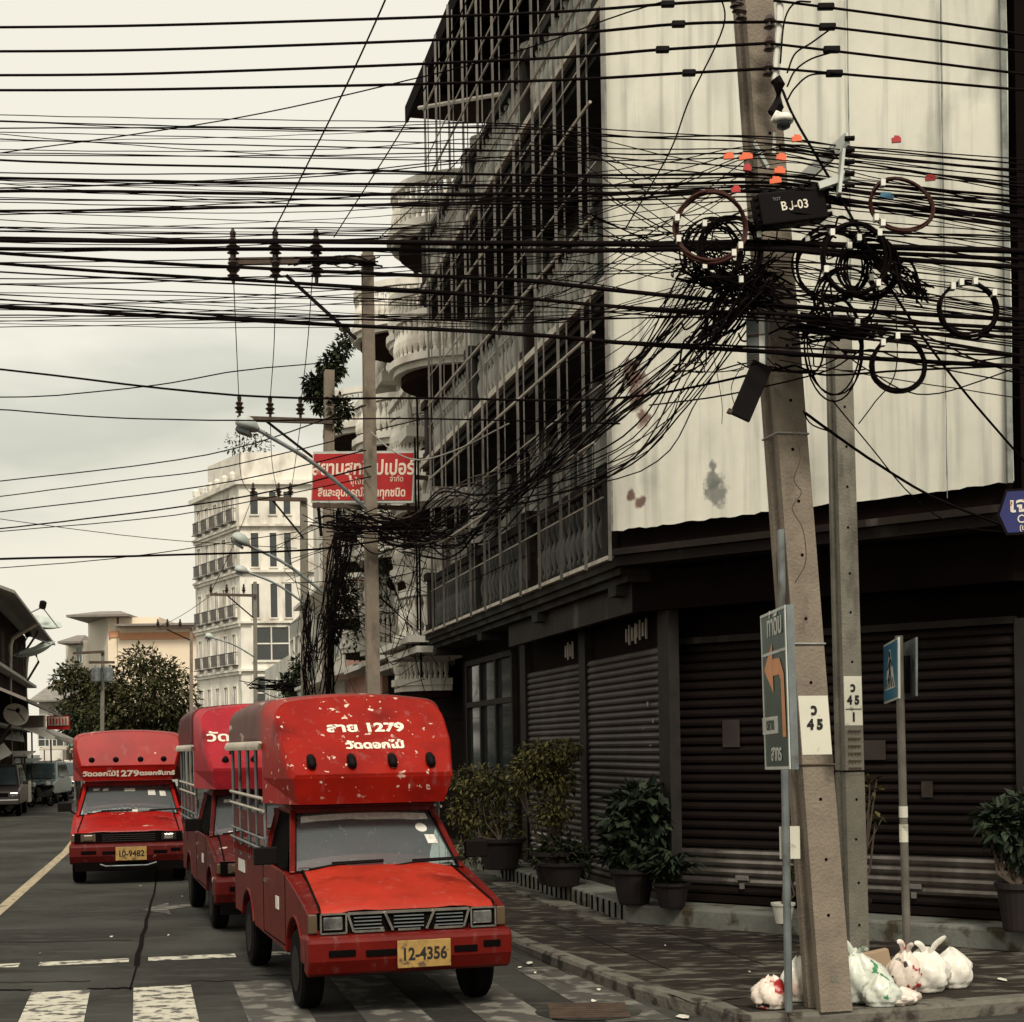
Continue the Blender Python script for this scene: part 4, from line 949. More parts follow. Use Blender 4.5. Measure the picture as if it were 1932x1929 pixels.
def make_wheel(root, x, y, side, r=.325, steer=0):
    mb = MB(); w_ = .18
    mb.lathe([(r*.55, -w_/2), (r*.9, -w_/2), (r*.98, -w_*.38), (r, -w_*.25), (r, w_*.25), (r*.98, w_*.38), (r*.9, w_/2), (r*.55, w_/2)], (0, 0, 0), 26, axis='x')
    wo = mb.build('wheel', 'rubber', root, smooth=False, bevel=0); wo.location = (x, y, r); wo.rotation_euler = (0, 0, steer)
    mb = MB(); s_ = side
    mb.lathe([(r*.56, s_*w_*.51), (r*.58, s_*w_*.53), (r*.50, s_*w_*.40), (r*.25, s_*w_*.30), (r*.22, s_*w_*.52), (r*.05, s_*w_*.55)], (0, 0, 0), 20, axis='x')
    ro = mb.build('rim', 'rim', wo); return wo
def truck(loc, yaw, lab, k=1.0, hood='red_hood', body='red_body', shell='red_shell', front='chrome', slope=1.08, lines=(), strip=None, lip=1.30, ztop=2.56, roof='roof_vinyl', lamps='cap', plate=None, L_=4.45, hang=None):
    root = empty('songthaew_truck', loc, lab, 'pickup truck', 'red passenger pickups queued along the kerb', yaw); root.scale = k if isinstance(k, tuple) else (k, k, k)
    w = .80; rb = L_-.98; bt = 1.08
    # body sides, fenders, tailboard
    mb = MB()
    prof = [(.12, .45), (.12, .82), (.28, .865), (.7, .955), (1.18, 1.045), (1.3, 1.065), (2.42, 1.09)] + [(2.43, bt), (L_, bt), (L_, .47), (rb+.42, .47)] + arch(rb, .41, .47, flip=True) + [(rb-.42, .44), (1.16, .40)] + arch(.73, .41, .42, flip=True) + [(.30, .44)]
    mb.prism(prof, -w, -w+.05); mb.prism(prof, w-.05, w)
    for sx in (-1, 1):
        tp = [(.12, .822), (.28, .867), (.7, .957), (1.18, 1.047), (1.3, 1.067)]
        for a, b in zip(tp[:-1], tp[1:]):
            mb.add([(sx*(w-.002), a[0], a[1]-.012), (sx*(w-.002), b[0], b[1]-.012), (sx*(w-.13), b[0], b[1]+.012), (sx*(w-.13), a[0], a[1]+.012)], [(0, 1, 2, 3)])
    mb.box((0, L_-.02, .78), (2*w-.11, .04, .60)); mb.box((0, 2.46, .80), (2*w-.11, .05, .56))
    mb.box((0, .16, .56), (2*w-.12, .06, .25))
    mb.box((0, 1.24, 1.035), (2*w-.16, .14, .03))
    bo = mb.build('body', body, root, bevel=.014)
    # wheel-arch lips, door seams and trim
    mb = MB()
    for sx in (-1, 1):
        for y in (1.20, 2.44): mb.box((sx*(w+.001), y, .75), (.006, .012, .60))
        mb.box((sx*(w+.001), 1.82, .455), (.006, 1.24, .012))
    mb.build('door_seam', 'crack', bo)
    mb = MB()
    for sx in (-1, 1):
        mb.box((sx*(w+.012), 1.42+.78, .93), (.025, .14, .03))
    mb.build('door_handle', 'chrome', bo)
    mb = MB(); mb.box((-w-.004, 1.62, .78), (.008, .15, .11)); mb.build('side_label', 'sticker', bo)
    mb = MB(); mb.box((-w-.004, 3.9, .95), (.008, .45, .12)); mb.build('side_label', 'red_dull' if front != 'chrome' else 'sticker', bo)
    mb = MB()
    for sx in (-1, 1):
        pts = [(sx*(w+.004), y, z) for y, z in arch(.73, .42, .42)]; mb.tube(pts, .012, 5)
        pts = [(sx*(w+.004), y, z) for y, z in arch(rb, .42, .47)]; mb.tube(pts, .012, 5)
    mb.build('arch_lip', body, bo)
    mb = MB(); mb.box((0, 2.3, .52), (1.14, 4.1, .36)); mb.box((0, .5, .60), (1.44, .6, .28)); mb.box((0, 2.0, .9), (1.46, 1.0, .26)); mb.build('chassis', 'underside', root)  # dark fill boxes, wheel-well shade painted by their black colour
    mb = MB(); mb.box((0, 3.45, .72), (1.45, 1.85, .05)); mb.box((0, 3.45, .95), (1.46, 1.8, .03)); mb.build('bed_floor', 'underside', root)
    # hood
    mb = MB(); ys = [.10, .115, .16, .28, .5, .75, 1.0, 1.20]; zs = [.80, .835, .862, .885, .93, .985, 1.035, 1.075]; nx = 12; hwf = w-.135
    for y, z in zip(ys, zs):
        hw = (hwf+.035)-(.06*(y/1.2))
        for i in range(nx+1):
            f_ = i/nx*2-1; mb.v.append(Vector((hw*f_, y, z+.032*(1-f_**4)+(.010 if abs(abs(f_)-.55) < .12 else 0))))
    for j in range(len(ys)-1):
        for i in range(nx):
            a = j*(nx+1)+i; mb.f.append([a, a+1, a+nx+2, a+nx+1]); mb.m.append(0)
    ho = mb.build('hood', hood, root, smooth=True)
    mb = MB()
    for sx in (-1, 1): mb.tube([(sx*(hwf+.045-.06*(y/1.2)), y, z+.008) for y, z in zip(ys[1:], zs[1:])], .009, 4)
    mb.build('hood_gap', 'crack', ho)
    # cab
    mb = MB()
    for sx in (-1, 1):
        mb.bar((sx*.735, 1.20, 1.05), (sx*.625, 1.80, 1.56), .05, .05)
        mb.bar((sx*.775, 2.38, 1.08), (sx*.66, 2.30, 1.56), .06, .07)
        mb.bar((sx*.63, 1.80, 1.56), (sx*.64, 2.35, 1.57), .05, .05)
    mb.box((0, 2.08, 1.585), (1.30, .62, .05)); mb.bar((-.62, 1.79, 1.56), (.62, 1.79, 1.56), .05, .05)
    mb.build('cab_frame', body, root, bevel=.008)
    for sx in (-1, 1):
        mb = MB(); mb.add([(sx*.765, 1.28, 1.07), (sx*.775, 2.36, 1.09), (sx*.665, 2.28, 1.55), (sx*.64, 1.83, 1.55)], [(0, 1, 2, 3)])
        mb.build('side_window', 'black_void', root)
    mb = MB(); mb.box((0, 2.38, 1.32), (1.4, .03, .5)); mb.build('cab_back', 'black_void', root)
    mb = MB(); mb.box((0, 1.42, 1.06), (1.36, .40, .08)); mb.build('dashboard', 'car_dark', root, bevel=.02)
    for sx in (-.36, .36):
        mb = MB(); mb.box((sx, 2.12, 1.16), (.46, .14, .40)); mb.box((sx, 2.14, 1.42), (.26, .09, .14)); mb.build('seat', 'rusty', root, bevel=.03)
    mb = MB(); c_ = Vector((-.36, 1.62, 1.14)); mb.tube([c_+Vector((.18*math.cos(2*PI*i/20), .05*math.sin(2*PI*i/20), .17*math.sin(2*PI*i/20))) for i in range(21)], .014, 5, caps=False); mb.bar(c_-Vector((.17, 0, 0)), c_+Vector((.17, 0, 0)), .03); mb.build('steering_wheel', 'black_plastic', root)
    A = Vector((0, 1.185, 1.085)); Bv = Vector((0, 1.78, 1.55)); wn = Vector((0, -(Bv-A).z, (Bv-A).y)).normalized()
    def ws(x, t, off=0.0): return Vector((x*(.705-.105*t), 0, 0))+A.lerp(Bv, t)+wn*off
    mb = MB(); n = 10; sag = .03
    for i in range(n+1):
        x = i/n*2-1
        for t in (0, .5, 1): mb.v.append(ws(x, t, -sag*x*x))
    for i in range(n):
        for j in range(2): a = i*3+j; mb.f.append([a, a+3, a+4, a+1]); mb.m.append(0)
    wo = mb.build('windscreen', 'windscreen', root, smooth=True)
    mb = MB()
    mb.tube([ws(-1.01, -.01, -.02), ws(-.5, -.015, .004), ws(.5, -.015, .004), ws(1.01, -.01, -.02)], .013, 5); mb.tube([ws(-1.01, 0, -.02), ws(-1.01, 1, -.02)], .012, 5); mb.tube([ws(1.01, 0, -.02), ws(1.01, 1, -.02)], .012, 5)
    mb.build('windscreen_seal', 'rubber', wo)
    def patch(nm, x0, x1, t0, t1, m, round_=False):
        mb = MB()
        if round_:
            cx, ct = (x0+x1)/2, (t0+t1)/2; mb.add([ws(cx+(x1-x0)/2*math.cos(a), ct+(t1-t0)/2*math.sin(a), .006-sag*cx*cx) for a in [2*PI*q/14 for q in range(14)]], [tuple(range(14))])
        else:
            q = 8 if x1-x0 > .5 else 1; vs = []
            for i in range(q+1):
                x = x0+(x1-x0)*i/q; jit = random.uniform(-.02, .02) if q > 1 else 0; vs += [ws(x, t0+jit, .004-sag*x*x), ws(x, t1, .004-sag*x*x)]
            mb.add(vs, [(2*i, 2*i+2, 2*i+3, 2*i+1) for i in range(q)])
        mb.build(nm, m, wo)
    if front == 'chrome':
        patch('sun_strip', -.93, .93, .83, .95, 'sticker'); patch('sticker', .68, .84, .60, .76, 'white_plastic', True); patch('sticker', .76, .90, .40, .56, 'sticker')
    else:
        for (a, b, c_, d) in ((-.85, -.70, .82, .90), (-.62, -.48, .80, .88), (-.1, .15, .76, .86), (.45, .62, .62, .80), (.72, .86, .60, .78), (-.75, -.45, .0, .09), (.0, .18, .0, .12)): patch('sticker', a, b, c_, d, 'sticker')
    for sx, a in ((-.55, 1), (.45, 1)):
        mb = MB(); mb.tube([ws(sx-.30, -.02, .015), ws(sx+.05, .03, .03), ws(sx+.62, .055, .03)], .010, 5); mb.bar(ws(sx-.02, .05, .03), ws(sx+.62, .07, .03), .012, .02); mb.build('wiper', 'black_plastic', root)
    # mirrors
    for sx in (-1, 1):
        mb = MB(); mb.box((sx*.93, 1.40, 1.20), (.20, .07, .15)); mb.tube([(sx*.77, 1.42, 1.08), (sx*.86, 1.42, 1.14)], .018, 5)
        mb.build('mirror', 'black_plastic' if front != 'pale' else 'rail_pale', root, bevel=.015)
    # nose
    if front == 'chrome':
        g_ = MB(); g_.box((0, .125, .745), (.98, .04, .15)); go = g_.build('grille', 'underside', root)
        mb = MB(); zt, zb = .815, .672
        mb.bar((-.49, .09, zt), (.49, .09, zt), .022, .022)
        for (xa, xb, ya, yb) in ((-.47, -.20, -.44, -.20), (.20, .47, .20, .44)): mb.bar((ya, .09, zb), (yb, .09, zb), .016, .018)
        mb.bar((-.09, .09, zb), (.09, .09, zb), .018, .018)
        for sx in (-1, 1):
            mb.bar((sx*.49, .09, zt), (sx*.445, .09, zb), .018, .018); mb.bar((sx*.20, .085, zt), (sx*.135, .085, zb), .045, .02); mb.bar((sx*.23, .09, zb), (sx*.21, .09, .70), .018, .02)
        mb.build('grille_frame', 'chrome', go)
        mb = MB()
        for q in range(4):
            z = .695+q*.028; mb.box((-.33, .098, z), (.22, .02, .008)); mb.box((.33, .098, z), (.22, .02, .008)); mb.box((0, .098, z), (.24, .02, .008))
        mb.build('grille_slat', 'galv', go)
        for sx in (-1, 1):
            hl = MB(); 
            for dz in (-.075, .075): hl.box((sx*.605, .085, .742+dz), (.205, .03, .014))
            for dx in (-.1, .1): hl.box((sx*.605+dx, .085, .742), (.014, .03, .15))
            hl.mi = 1; hl.box((sx*.605, .125, .742), (.19, .03, .14)); ho_ = hl.build('headlight', ['chrome', 'underside'], root)
            mb = MB(); mb.box((sx*.605, .105, .742), (.155, .03, .105)); mb.build('lens', 'lens', ho_, bevel=.012)
            mb = MB(); mb.box((sx*.762, .125, .742), (.072, .05, .15)); mb.build('indicator', 'amber', root, bevel=.01)
    else:
        g_ = MB(); g_.box((0, .115, .745), (1.50, .05, .16)); go = g_.build('grille', 'underside', root)
        mb = MB()
        for q in range(4): mb.box((0, .09, .69+q*.033), (.74, .02, .008))
        mb.build('grille_slat', 'car_dark', go)
        for sx in (-1, 1):
            hl = MB(); hl.box((sx*.56, .098, .745), (.21, .03, .12)); o = hl.build('headlight', 'rusty' if sx < 0 else 'rim', root, bevel=.01)
            mb = MB(); mb.box((sx*.56, .082, .745), (.13, .02, .09)); mb.build('lens', 'amber' if sx < 0 else 'chrome', o, bevel=.01)
            mb = MB(); mb.box((sx*.755, .125, .745), (.07, .05, .12)); mb.build('indicator', 'amber', root, bevel=.01)
    mb = MB(); bp = [(.02, .645), (.12, .655), (.20, .655), (.20, .36), (.10, .33), (.05, .36), (-.005, .46), (-.01, .60)]
    mb.prism(bp, -.82, .82); 
    for sx in (-1, 1): mb.box((sx*.80, .22, .53), (.05, .24, .22))
    bu = mb.build('bumper', body if front == 'chrome' else 'red_dull', root, bevel=.022)
    mb = MB()
    for (x0, x1, z) in ((-.66, -.45, .52), (-.37, -.12, .51), (.34, .53, .51), (.58, .72, .54)): mb.box(((x0+x1)/2, .004, z), (x1-x0, .05, .05))
    mb.build('bumper_slot', 'underside', bu, bevel=.006)
    if front != 'chrome':
        mb = MB(); mb.tube([(-.40, -.02, .33), (-.32, -.03, .30), (.25, -.03, .30), (.38, -.02, .34)], .012, 5); mb.build('bumper_bar', 'galv', bu)
        mb = MB(); mb.box((0, .1, .30), (1.5, .1, .16)); mb.build('valance', 'underside', bu)
    px = .09 if front == 'chrome' else .03
    mb = MB(); mb.box((px, -.028, .49), (.43, .012, .215)); po = mb.build('licence_plate', 'plate_yellow', root, bevel=.004)
    if plate: text('lettering', plate, .135, frame((px, -.0355, .485), (1, 0, 0), (0, 0, 1)), 'ink', po, bold=.004, sx=.82, depth=.001)
    for (x, y) in ((-.705, .73), (.705, .73), (-.705, rb), (.705, rb)): make_wheel(root, x, y, -1 if x < 0 else 1)
    # luggage shell over the cab
    def sy(z): return lip+(z-1.85)*slope
    f0 = [(-.70, 1.85)]+[(x, z) for x, z in sup(.775, 2.16, ztop, ex=.30)]+[(.70, 1.85)]
    ring0 = [Vector((x, sy(z), z)) for x, z in f0]
    yb = max(2.2, sy(ztop)+.12)
    f1 = [(-.83, 1.85)]+[(x, z) for x, z in sup(.83, 2.14, ztop+.04, ex=.30)]+[(.83, 1.85)]
    ring1 = [Vector((x, yb, z)) for x, z in f1]; n = len(f0)
    mid = [a.lerp(b, .22)+Vector((0, 0, .0)) for a, b in zip(ring0, ring1)]
    ins = [Vector((p.x*.965, sy(1.87+(p.z-1.85)*.965), 1.87+(p.z-1.85)*.965)) for p in ring0]
    mb = MB()
    # front face (slightly raised panel), rounded shoulder, sides
    cpt = Vector((0, sy(2.2)-.035*slope, 2.23)); k0 = len(mb.v)
    mb.v += [p+Vector((0, -.028, .014)) for p in ins]; mb.v += ring0; mb.v += mid; mb.v += ring1
    mb.f.append(list(range(n))); mb.m.append(0)
    for r_ in range(3):
        for i in range(n-1): mb.f.append([r_*n+i, r_*n+i+1, (r_+1)*n+i+1, (r_+1)*n+i]); mb.m.append(0)
        
    mb.f.append([0, n-1, 2*n-1, n]); mb.m.append(0)
    bl_ = Vector((-.645, lip+.10, 1.625)); br = Vector((.645, lip+.10, 1.625)); sl_ = Vector((-.83, yb, 1.625)); s2 = Vector((.83, yb, 1.625))
    a, b = ring0[0], ring0[-1]; c_, d = ring1[0], ring1[-1]
    am, bm_ = mid[0], mid[-1]
    mb.add([a, b, br, bl_], [(0, 1, 2, 3)]); mb.add([a, am, c_, sl_, bl_], [(0, 1, 2, 3, 4)]); mb.add([b, bm_, d, s2, br], [(0, 1, 2, 3, 4)]); mb.add([bl_, br, s2, sl_], [(0, 1, 2, 3)])
    mb.add([c_, d, s2, sl_], [(0, 1, 2, 3)])
    mb.v += []; 
    mb.add(ring1, [tuple(range(n))])
    sh = mb.build('luggage_shell', shell, root, smooth=False)
    sh.data.polygons.foreach_set('use_smooth', [len(p.vertices) == 4 and i < 1+3*(n-1) for i, p in enumerate(sh.data.polygons)])
    mb = MB(); mb.tube([p+Vector((0, -.022, .012)) for p in ins]+[ins[0]+Vector((0, -.022, .012))], .009, 5); mb.build('shell_trim', shell, sh)
    up = Vector((0, slope, 1)).normalized(); nn = Vector((0, -up.z, up.y)); pan = Vector((0, -.028, .014))
    def sp(x, z, off=.006): return Vector((x, sy(z), z))+pan+nn*off
    for (body_t, x, z, size, m, sx) in lines: text('lettering', body_t, size, frame(sp(x, z, .004), (1, 0, 0), up), m, sh, bold=.006, sx=sx, depth=.0015)
    if strip:
        fn = Vector((0, -.23, -.10)).normalized(); t_up = Vector((0, -.10, .225)).normalized()
        for (body_t, x, size, sx) in strip: text('lettering', body_t, size, frame(Vector((x, lip+.045, 1.745))+fn*.012, (1, 0, 0), t_up), 'letter_white', sh, bold=.005, sx=sx, depth=.0015)
    for x in (-.53, -.18, .18, .52):
        c_ = sp(x, 1.965, .0); mb = MB(); Rm = Matrix((Vector((1, 0, 0)), up, nn)).transposed().to_4x4(); Rm.translation = c_; mb.mx = Rm
        if lamps == 'cap':
            pts = [(0, -.075, .012), (0, -.06, .03), (0, 0, .036), (0, .05, .024), (0, .075, .008)]; mb.tube(pts, [.028, .040, .042, .034, .014], 12)
        else: mb.lathe([(.045, 0), (.045, .012), (.03, .02), (.028, .05)], (0, 0, 0), 12)
        mb.build('roof_lamp', 'black_plastic', root, smooth=True)
    # roof, fringe and cage
    mb = MB(); sec = [(-.83, 2.16)]+[(x, z) for x, z in sup(.83, 2.2, ztop+.045, ex=.30)]+[(.83, 2.16)]
    for y, dz in ((yb+.001, 0), (yb+.5, .012), (3.4, .015), (L_, -.03), (L_+.10, -.10)):
        for x, z in sec: mb.v.append(Vector((x, y, z+dz)))
    for j in range(4):
        for i in range(len(sec)-1): a = j*len(sec)+i; mb.f.append([a, a+1, a+len(sec)+1, a+len(sec)]); mb.m.append(0)
    ro = mb.build('roof', roof, root, smooth=True); so_ = ro.modifiers.new('thick', 'SOLIDIFY'); so_.thickness = .03
    for sx in (-1, 1):
        mb = MB(); q = 34
        for i in range(q):
            y0 = yb+(L_-yb+.08)*i/q; y1 = yb+(L_-yb+.08)*(i+1)/q
            mb.tube([(sx*.845, y0, 2.17), (sx*.855, (y0+y1)/2, 2.125), (sx*.845, y1, 2.17)], [.02, .032, .02], 6)
        mb.build('fringe', 'rail_pale' if sx < 0 else 'galv', ro)
        for y in (yb+.04, yb+.55, yb+1.1, yb+1.7, L_-.03):
            mb = MB(); mb.tube([(sx*.80, y, 1.06), (sx*.81, y, 2.2)], .018, 6); mb.build('cage_post', 'galv', root)
        for z, m, r_ in ((1.66, 'rail_pale', .016), (1.55, 'rail_pale', .014), (1.30, 'galv', .012), (1.20, 'galv', .014)):
            mb = MB(); mb.tube([(sx*.825, yb, z), (sx*.825, L_+.06, z+.02)], r_, 6); mb.build('side_rail', m, root)
        mb = MB(); mb.box((sx*.80, (yb+L_)/2, 1.42), (.02, L_-yb-.05, .19)); mb.build('side_panel', 'red_dull', root)
        mb = MB(); mb.box((sx*.79, (2.45+L_)/2, 1.095), (.05, L_-2.5, .03))
        for i in range(15): mb.box((sx*.805, 2.55+i*.125, 1.135), (.05, .035, .06))
        mb.build('bed_rail', body, root)
        mb = MB(); mb.box((sx*.60, 3.4, 1.18), (.30, 1.8, .06)); mb.build('bench', 'car_dark', root, bevel=.01)
    return root
t1 = truck((on_z(775, 1855, 0).x+.13, 12.45, 0), math.radians(17.2), 'weathered red passenger truck parked nearest, black lamp caps and chipped white lettering over its cab',
      lines=(('สาย 1279', .02, 2.265, .155, 'letter_white', 1.18), ('วัดดอกไม้', .07, 2.11, .125, 'letter_white', 1.1)), plate='12-4356')
t2 = truck((-2.62, 18.35, 0), math.radians(16.5), 'faded crimson passenger truck squeezed half hidden behind the nearest one', hood='red_dull', body='red_dull', shell='pink_shell', front='plain', ztop=2.66,
      lines=(('วัดดอกไม้', -.22, 2.25, .23, 'letter_white', 1.15),), roof='red_dull', lamps='round', plate='12-1785')
t3 = truck((-6.12, 25.3, 0), math.radians(13.2), 'bright red passenger truck facing the camera at left with one headlight shining white', k=(1.12, 1.05, 1.0), hood='red_left', body='red_left', shell='red_left', front='plain', slope=.34, lip=1.38, ztop=2.44,
      strip=(('วัดดอกไม้', -.42, .11, 1.15), ('1279', -.02, .15, 1.2), ('ตรอกจันทร์', .42, .10, 1.15)), roof='roof_vinyl', lamps='round', plate='10-9482')
# ------------------------------------------------------------------ small far vehicles
def car(loc, yaw, lab, paintm, kind='suv', k=1.0, group='vehicles parked along the left side'):
    root = empty('parked_car', loc, lab, 'car' if kind == 'suv' else 'pickup truck', group, yaw); root.scale = (k, k, k)
    mb = MB(); H = 1.72; L_ = 4.4
    pr = [(0, .4), (0, .78), (.08, .88), (1.05, 1.0), (1.1, 1.02)]+([(4.35, 1.02), (4.4, .95), (4.4, .4)])
    mb.prism(pr, -.84, .84); bo = mb.build('body', paintm, root, bevel=.05)
    mb = MB(); e = 4.2 if kind == 'suv' else 2.6
    vs = [(-.80, 1.05, 1.0), (.80, 1.05, 1.0), (.80, e+.08, 1.0), (-.80, e+.08, 1.0), (-.66, 1.75, H), (.66, 1.75, H), (.66, e-.12, H), (-.66, e-.12, H)]
    mb.add(vs, [(4, 5, 6, 7), (0, 1, 5, 4), (1, 2, 6, 5), (2, 3, 7, 6), (3, 0, 4, 7)]); mb.build('cabin', paintm, root, bevel=.04)
    mb = MB(); mb.add([(-.70, 1.075, 1.05), (.70, 1.075, 1.05), (.58, 1.68, H-.08), (-.58, 1.68, H-.08)], [(0, 1, 2, 3)]); mb.mx = Matrix.Translation((0, -.03, .012)); mb.v = [v+Vector((0, -.03, .012)) for v in mb.v]; mb.build('windscreen', 'glass_sky', root)
    for sx in (-1, 1):
        mb = MB(); mb.add([(sx*.805, 1.35, 1.08), (sx*.805, e-.1, 1.08), (sx*.69, e-.25, H-.10), (sx*.69, 1.85, H-.10)], [(0, 1, 2, 3)]); mb.build('side_window', 'glass_dark', root)
        mb = MB(); mb.box((sx*.66, .0, .74), (.26, .06, .14)); mb.build('headlight', 'lens', root, bevel=.02)
        mb = MB(); mb.box((sx*.95, 1.3, 1.12), (.18, .08, .13)); mb.build('mirror', paintm, root, bevel=.02)
        for y in (.85, 3.5): make_wheel(root, sx*.74, y, sx, .34)
    mb = MB(); mb.box((0, -.01, .74), (.95, .04, .13)); mb.build('grille', 'underside', root)
    mb = MB(); mb.box((0, -.05, .50), (1.66, .14, .18)); mb.build('bumper', paintm if paintm != 'car_white' else 'car_dark', root, bevel=.03)
    mb = MB(); mb.box((0, -.13, .52), (.36, .012, .13)); mb.build('licence_plate', 'sticker', root)
    if kind == 'suv':
        for sx in (-1, 1):
            mb = MB(); mb.tube([(sx*.6, 1.9, H), (sx*.6, 1.9, H+.07), (sx*.6, 3.9, H+.07), (sx*.6, 3.9, H)], .02, 5); mb.build('roof_rail', 'galv', root)
    return root
yw = math.atan(.2291/.9734)
def gx(u, Y): return at(u, 1420, Y).x
car((gx(62, 66), 66, 0), yw-.12, 'grey-blue SUV with roof rails parked facing us at left', 'car_blue')
car((gx(112, 73), 73, 0), yw, 'white pickup truck parked directly behind the grey-blue SUV', 'car_white', 'pickup')
car((gx(127, 86), 86, 0), yw, 'white car farthest back in the left row, behind the white pickup', 'car_white')
car((gx(143, 96), 96, 0), yw, 'dark car far back at the end of the left row of parked vehicles', 'car_dark')
car((gx(84, 80), 80, 0), yw, 'small dark hatchback half hidden between the grey-blue SUV and the white pickup', 'car_dark')
car((gx(140, 108), 108, 0), yw, 'pale van at the very end of the left row under the green tarpaulin', 'car_white')
car((gx(-14, 53), 53, 0), yw, 'dark van nose cut off by the left edge of the photo', 'car_dark')
def motorcycle(loc, yaw, lab):
    root = empty('motorcycle', loc, lab, 'motorcycle', 'motorcycles parked among the cars', yaw)
    for y in (.3, 1.5):
        mb = MB(); n = 20; mb.tube([(0, y+.27*math.cos(2*PI*i/n), .30+.27*math.sin(2*PI*i/n)) for i in range(n+1)], .045, 6, caps=False); wo = mb.build('wheel', 'rubber', root)
        mb = MB()
        for i in range(6): mb.bar((0, y, .30), (0, y+.25*math.cos(i*PI/3), .30+.25*math.sin(i*PI/3)), .012)
        mb.build('rim', 'galv', wo)
    mb = MB(); mb.tube([(0, .3, .30), (0, .48, .75), (0, .55, .98)], .035, 6); mb.tube([(-.3, .62, 1.02), (0, .52, .98), (.3, .62, 1.02)], .02, 6); mb.build('fork', 'galv', root)
    mb = MB(); mb.add([(-.12, .5, .80), (.12, .5, .80), (.14, 1.0, .55), (-.14, 1.0, .55), (-.15, 1.6, .78), (.15, 1.6, .78), (-.1, .6, .35), (.1, .6, .35), (.12, 1.3, .4), (-.12, 1.3, .4)], [(0, 1, 2, 3), (3, 2, 5, 4), (6, 7, 8, 9), (0, 3, 9, 6), (1, 2, 8, 7), (3, 4, 9), (2, 5, 8), (0, 1, 7, 6), (4, 5, 8, 9)]); mb.build('body', 'car_dark', root, bevel=.02)
    mb = MB(); mb.box((0, 1.25, .80), (.24, .65, .09)); mb.build('seat', 'black_plastic', root, bevel=.03)
    mb = MB(); mb.box((0, .42, .88), (.20, .14, .18)); mb.build('headlight', 'sticker', root, bevel=.04)
    for sx in (-1, 1):
        mb = MB(); mb.tube([(sx*.2, .58, 1.02), (sx*.28, .52, 1.25)], .008, 4); mb.box((sx*.28, .52, 1.28), (.12, .02, .07)); mb.build('mirror', 'galv', root)
motorcycle((gx(28, 56), 56, 0), yw+1.0, 'dark motorcycle parked side-on in front of the grey-blue SUV')
motorcycle((gx(10, 61), 61, 0), yw+.4, 'motorcycle with a pale front fairing at the far left edge')
motorcycle((gx(92, 64), 64, 0), yw+.2, 'motorcycle squeezed between the grey-blue SUV and the white pickup')

motorcycle((gx(118, 70), 70, 0), yw+.5, 'motorcycle leaning in front of the white pickup')
motorcycle((gx(134, 80), 80, 0), yw+.3, 'motorcycle parked farthest back, beside the dark far car')
motorcycle((gx(48, 62), 62, 0), yw-.6, 'motorcycle touching the bumper of the grey-blue SUV')
for i, (u, Y_, w_, h_, m, lab) in enumerate(((8, 60, 1.2, 1.6, 'car_white', 'white-draped stall at the far left under the canvas awning'), (30, 66, 1.0, 1.3, 'dish', 'low grey stall cupboard behind the side-on motorcycle'), (98, 88, 1.4, 1.9, 'rail_pale', 'pale market stall glimpsed behind the white pickup'))):
    c = Vector((gx(u, Y_), Y_+1, 0)); root = empty('market_stall', c, lab, 'stall')
    mb = MB(); mb.box(c+Z*h_*.4, (w_, .7, h_*.5)); W(mb, 'counter', m, root, bevel=.03)
    for sx in (-1, 1):
        mb = MB(); mb.bar(c+Vector((sx*w_*.45, -.3, 0)), c+Vector((sx*w_*.45, -.3, h_+.5)), .05); W(mb, 'post', 'rusty', root)
    mb = MB(); mb.box(c+Z*(h_+.5), (w_*1.2, 1.2, .05), Matrix.Rotation(.15, 3, 'X')); W(mb, 'canopy', m, root)
    mb = MB()
    for k in range(6): mb.box(c+Vector((random.uniform(-.4, .4)*w_, -.25, h_*.65+.08)), (.16, .16, random.uniform(.1, .25)))
    tag(W(mb, 'goods', ['orange_tag', 'white_plastic', 'tarp_green'][i], root), kind='stuff')
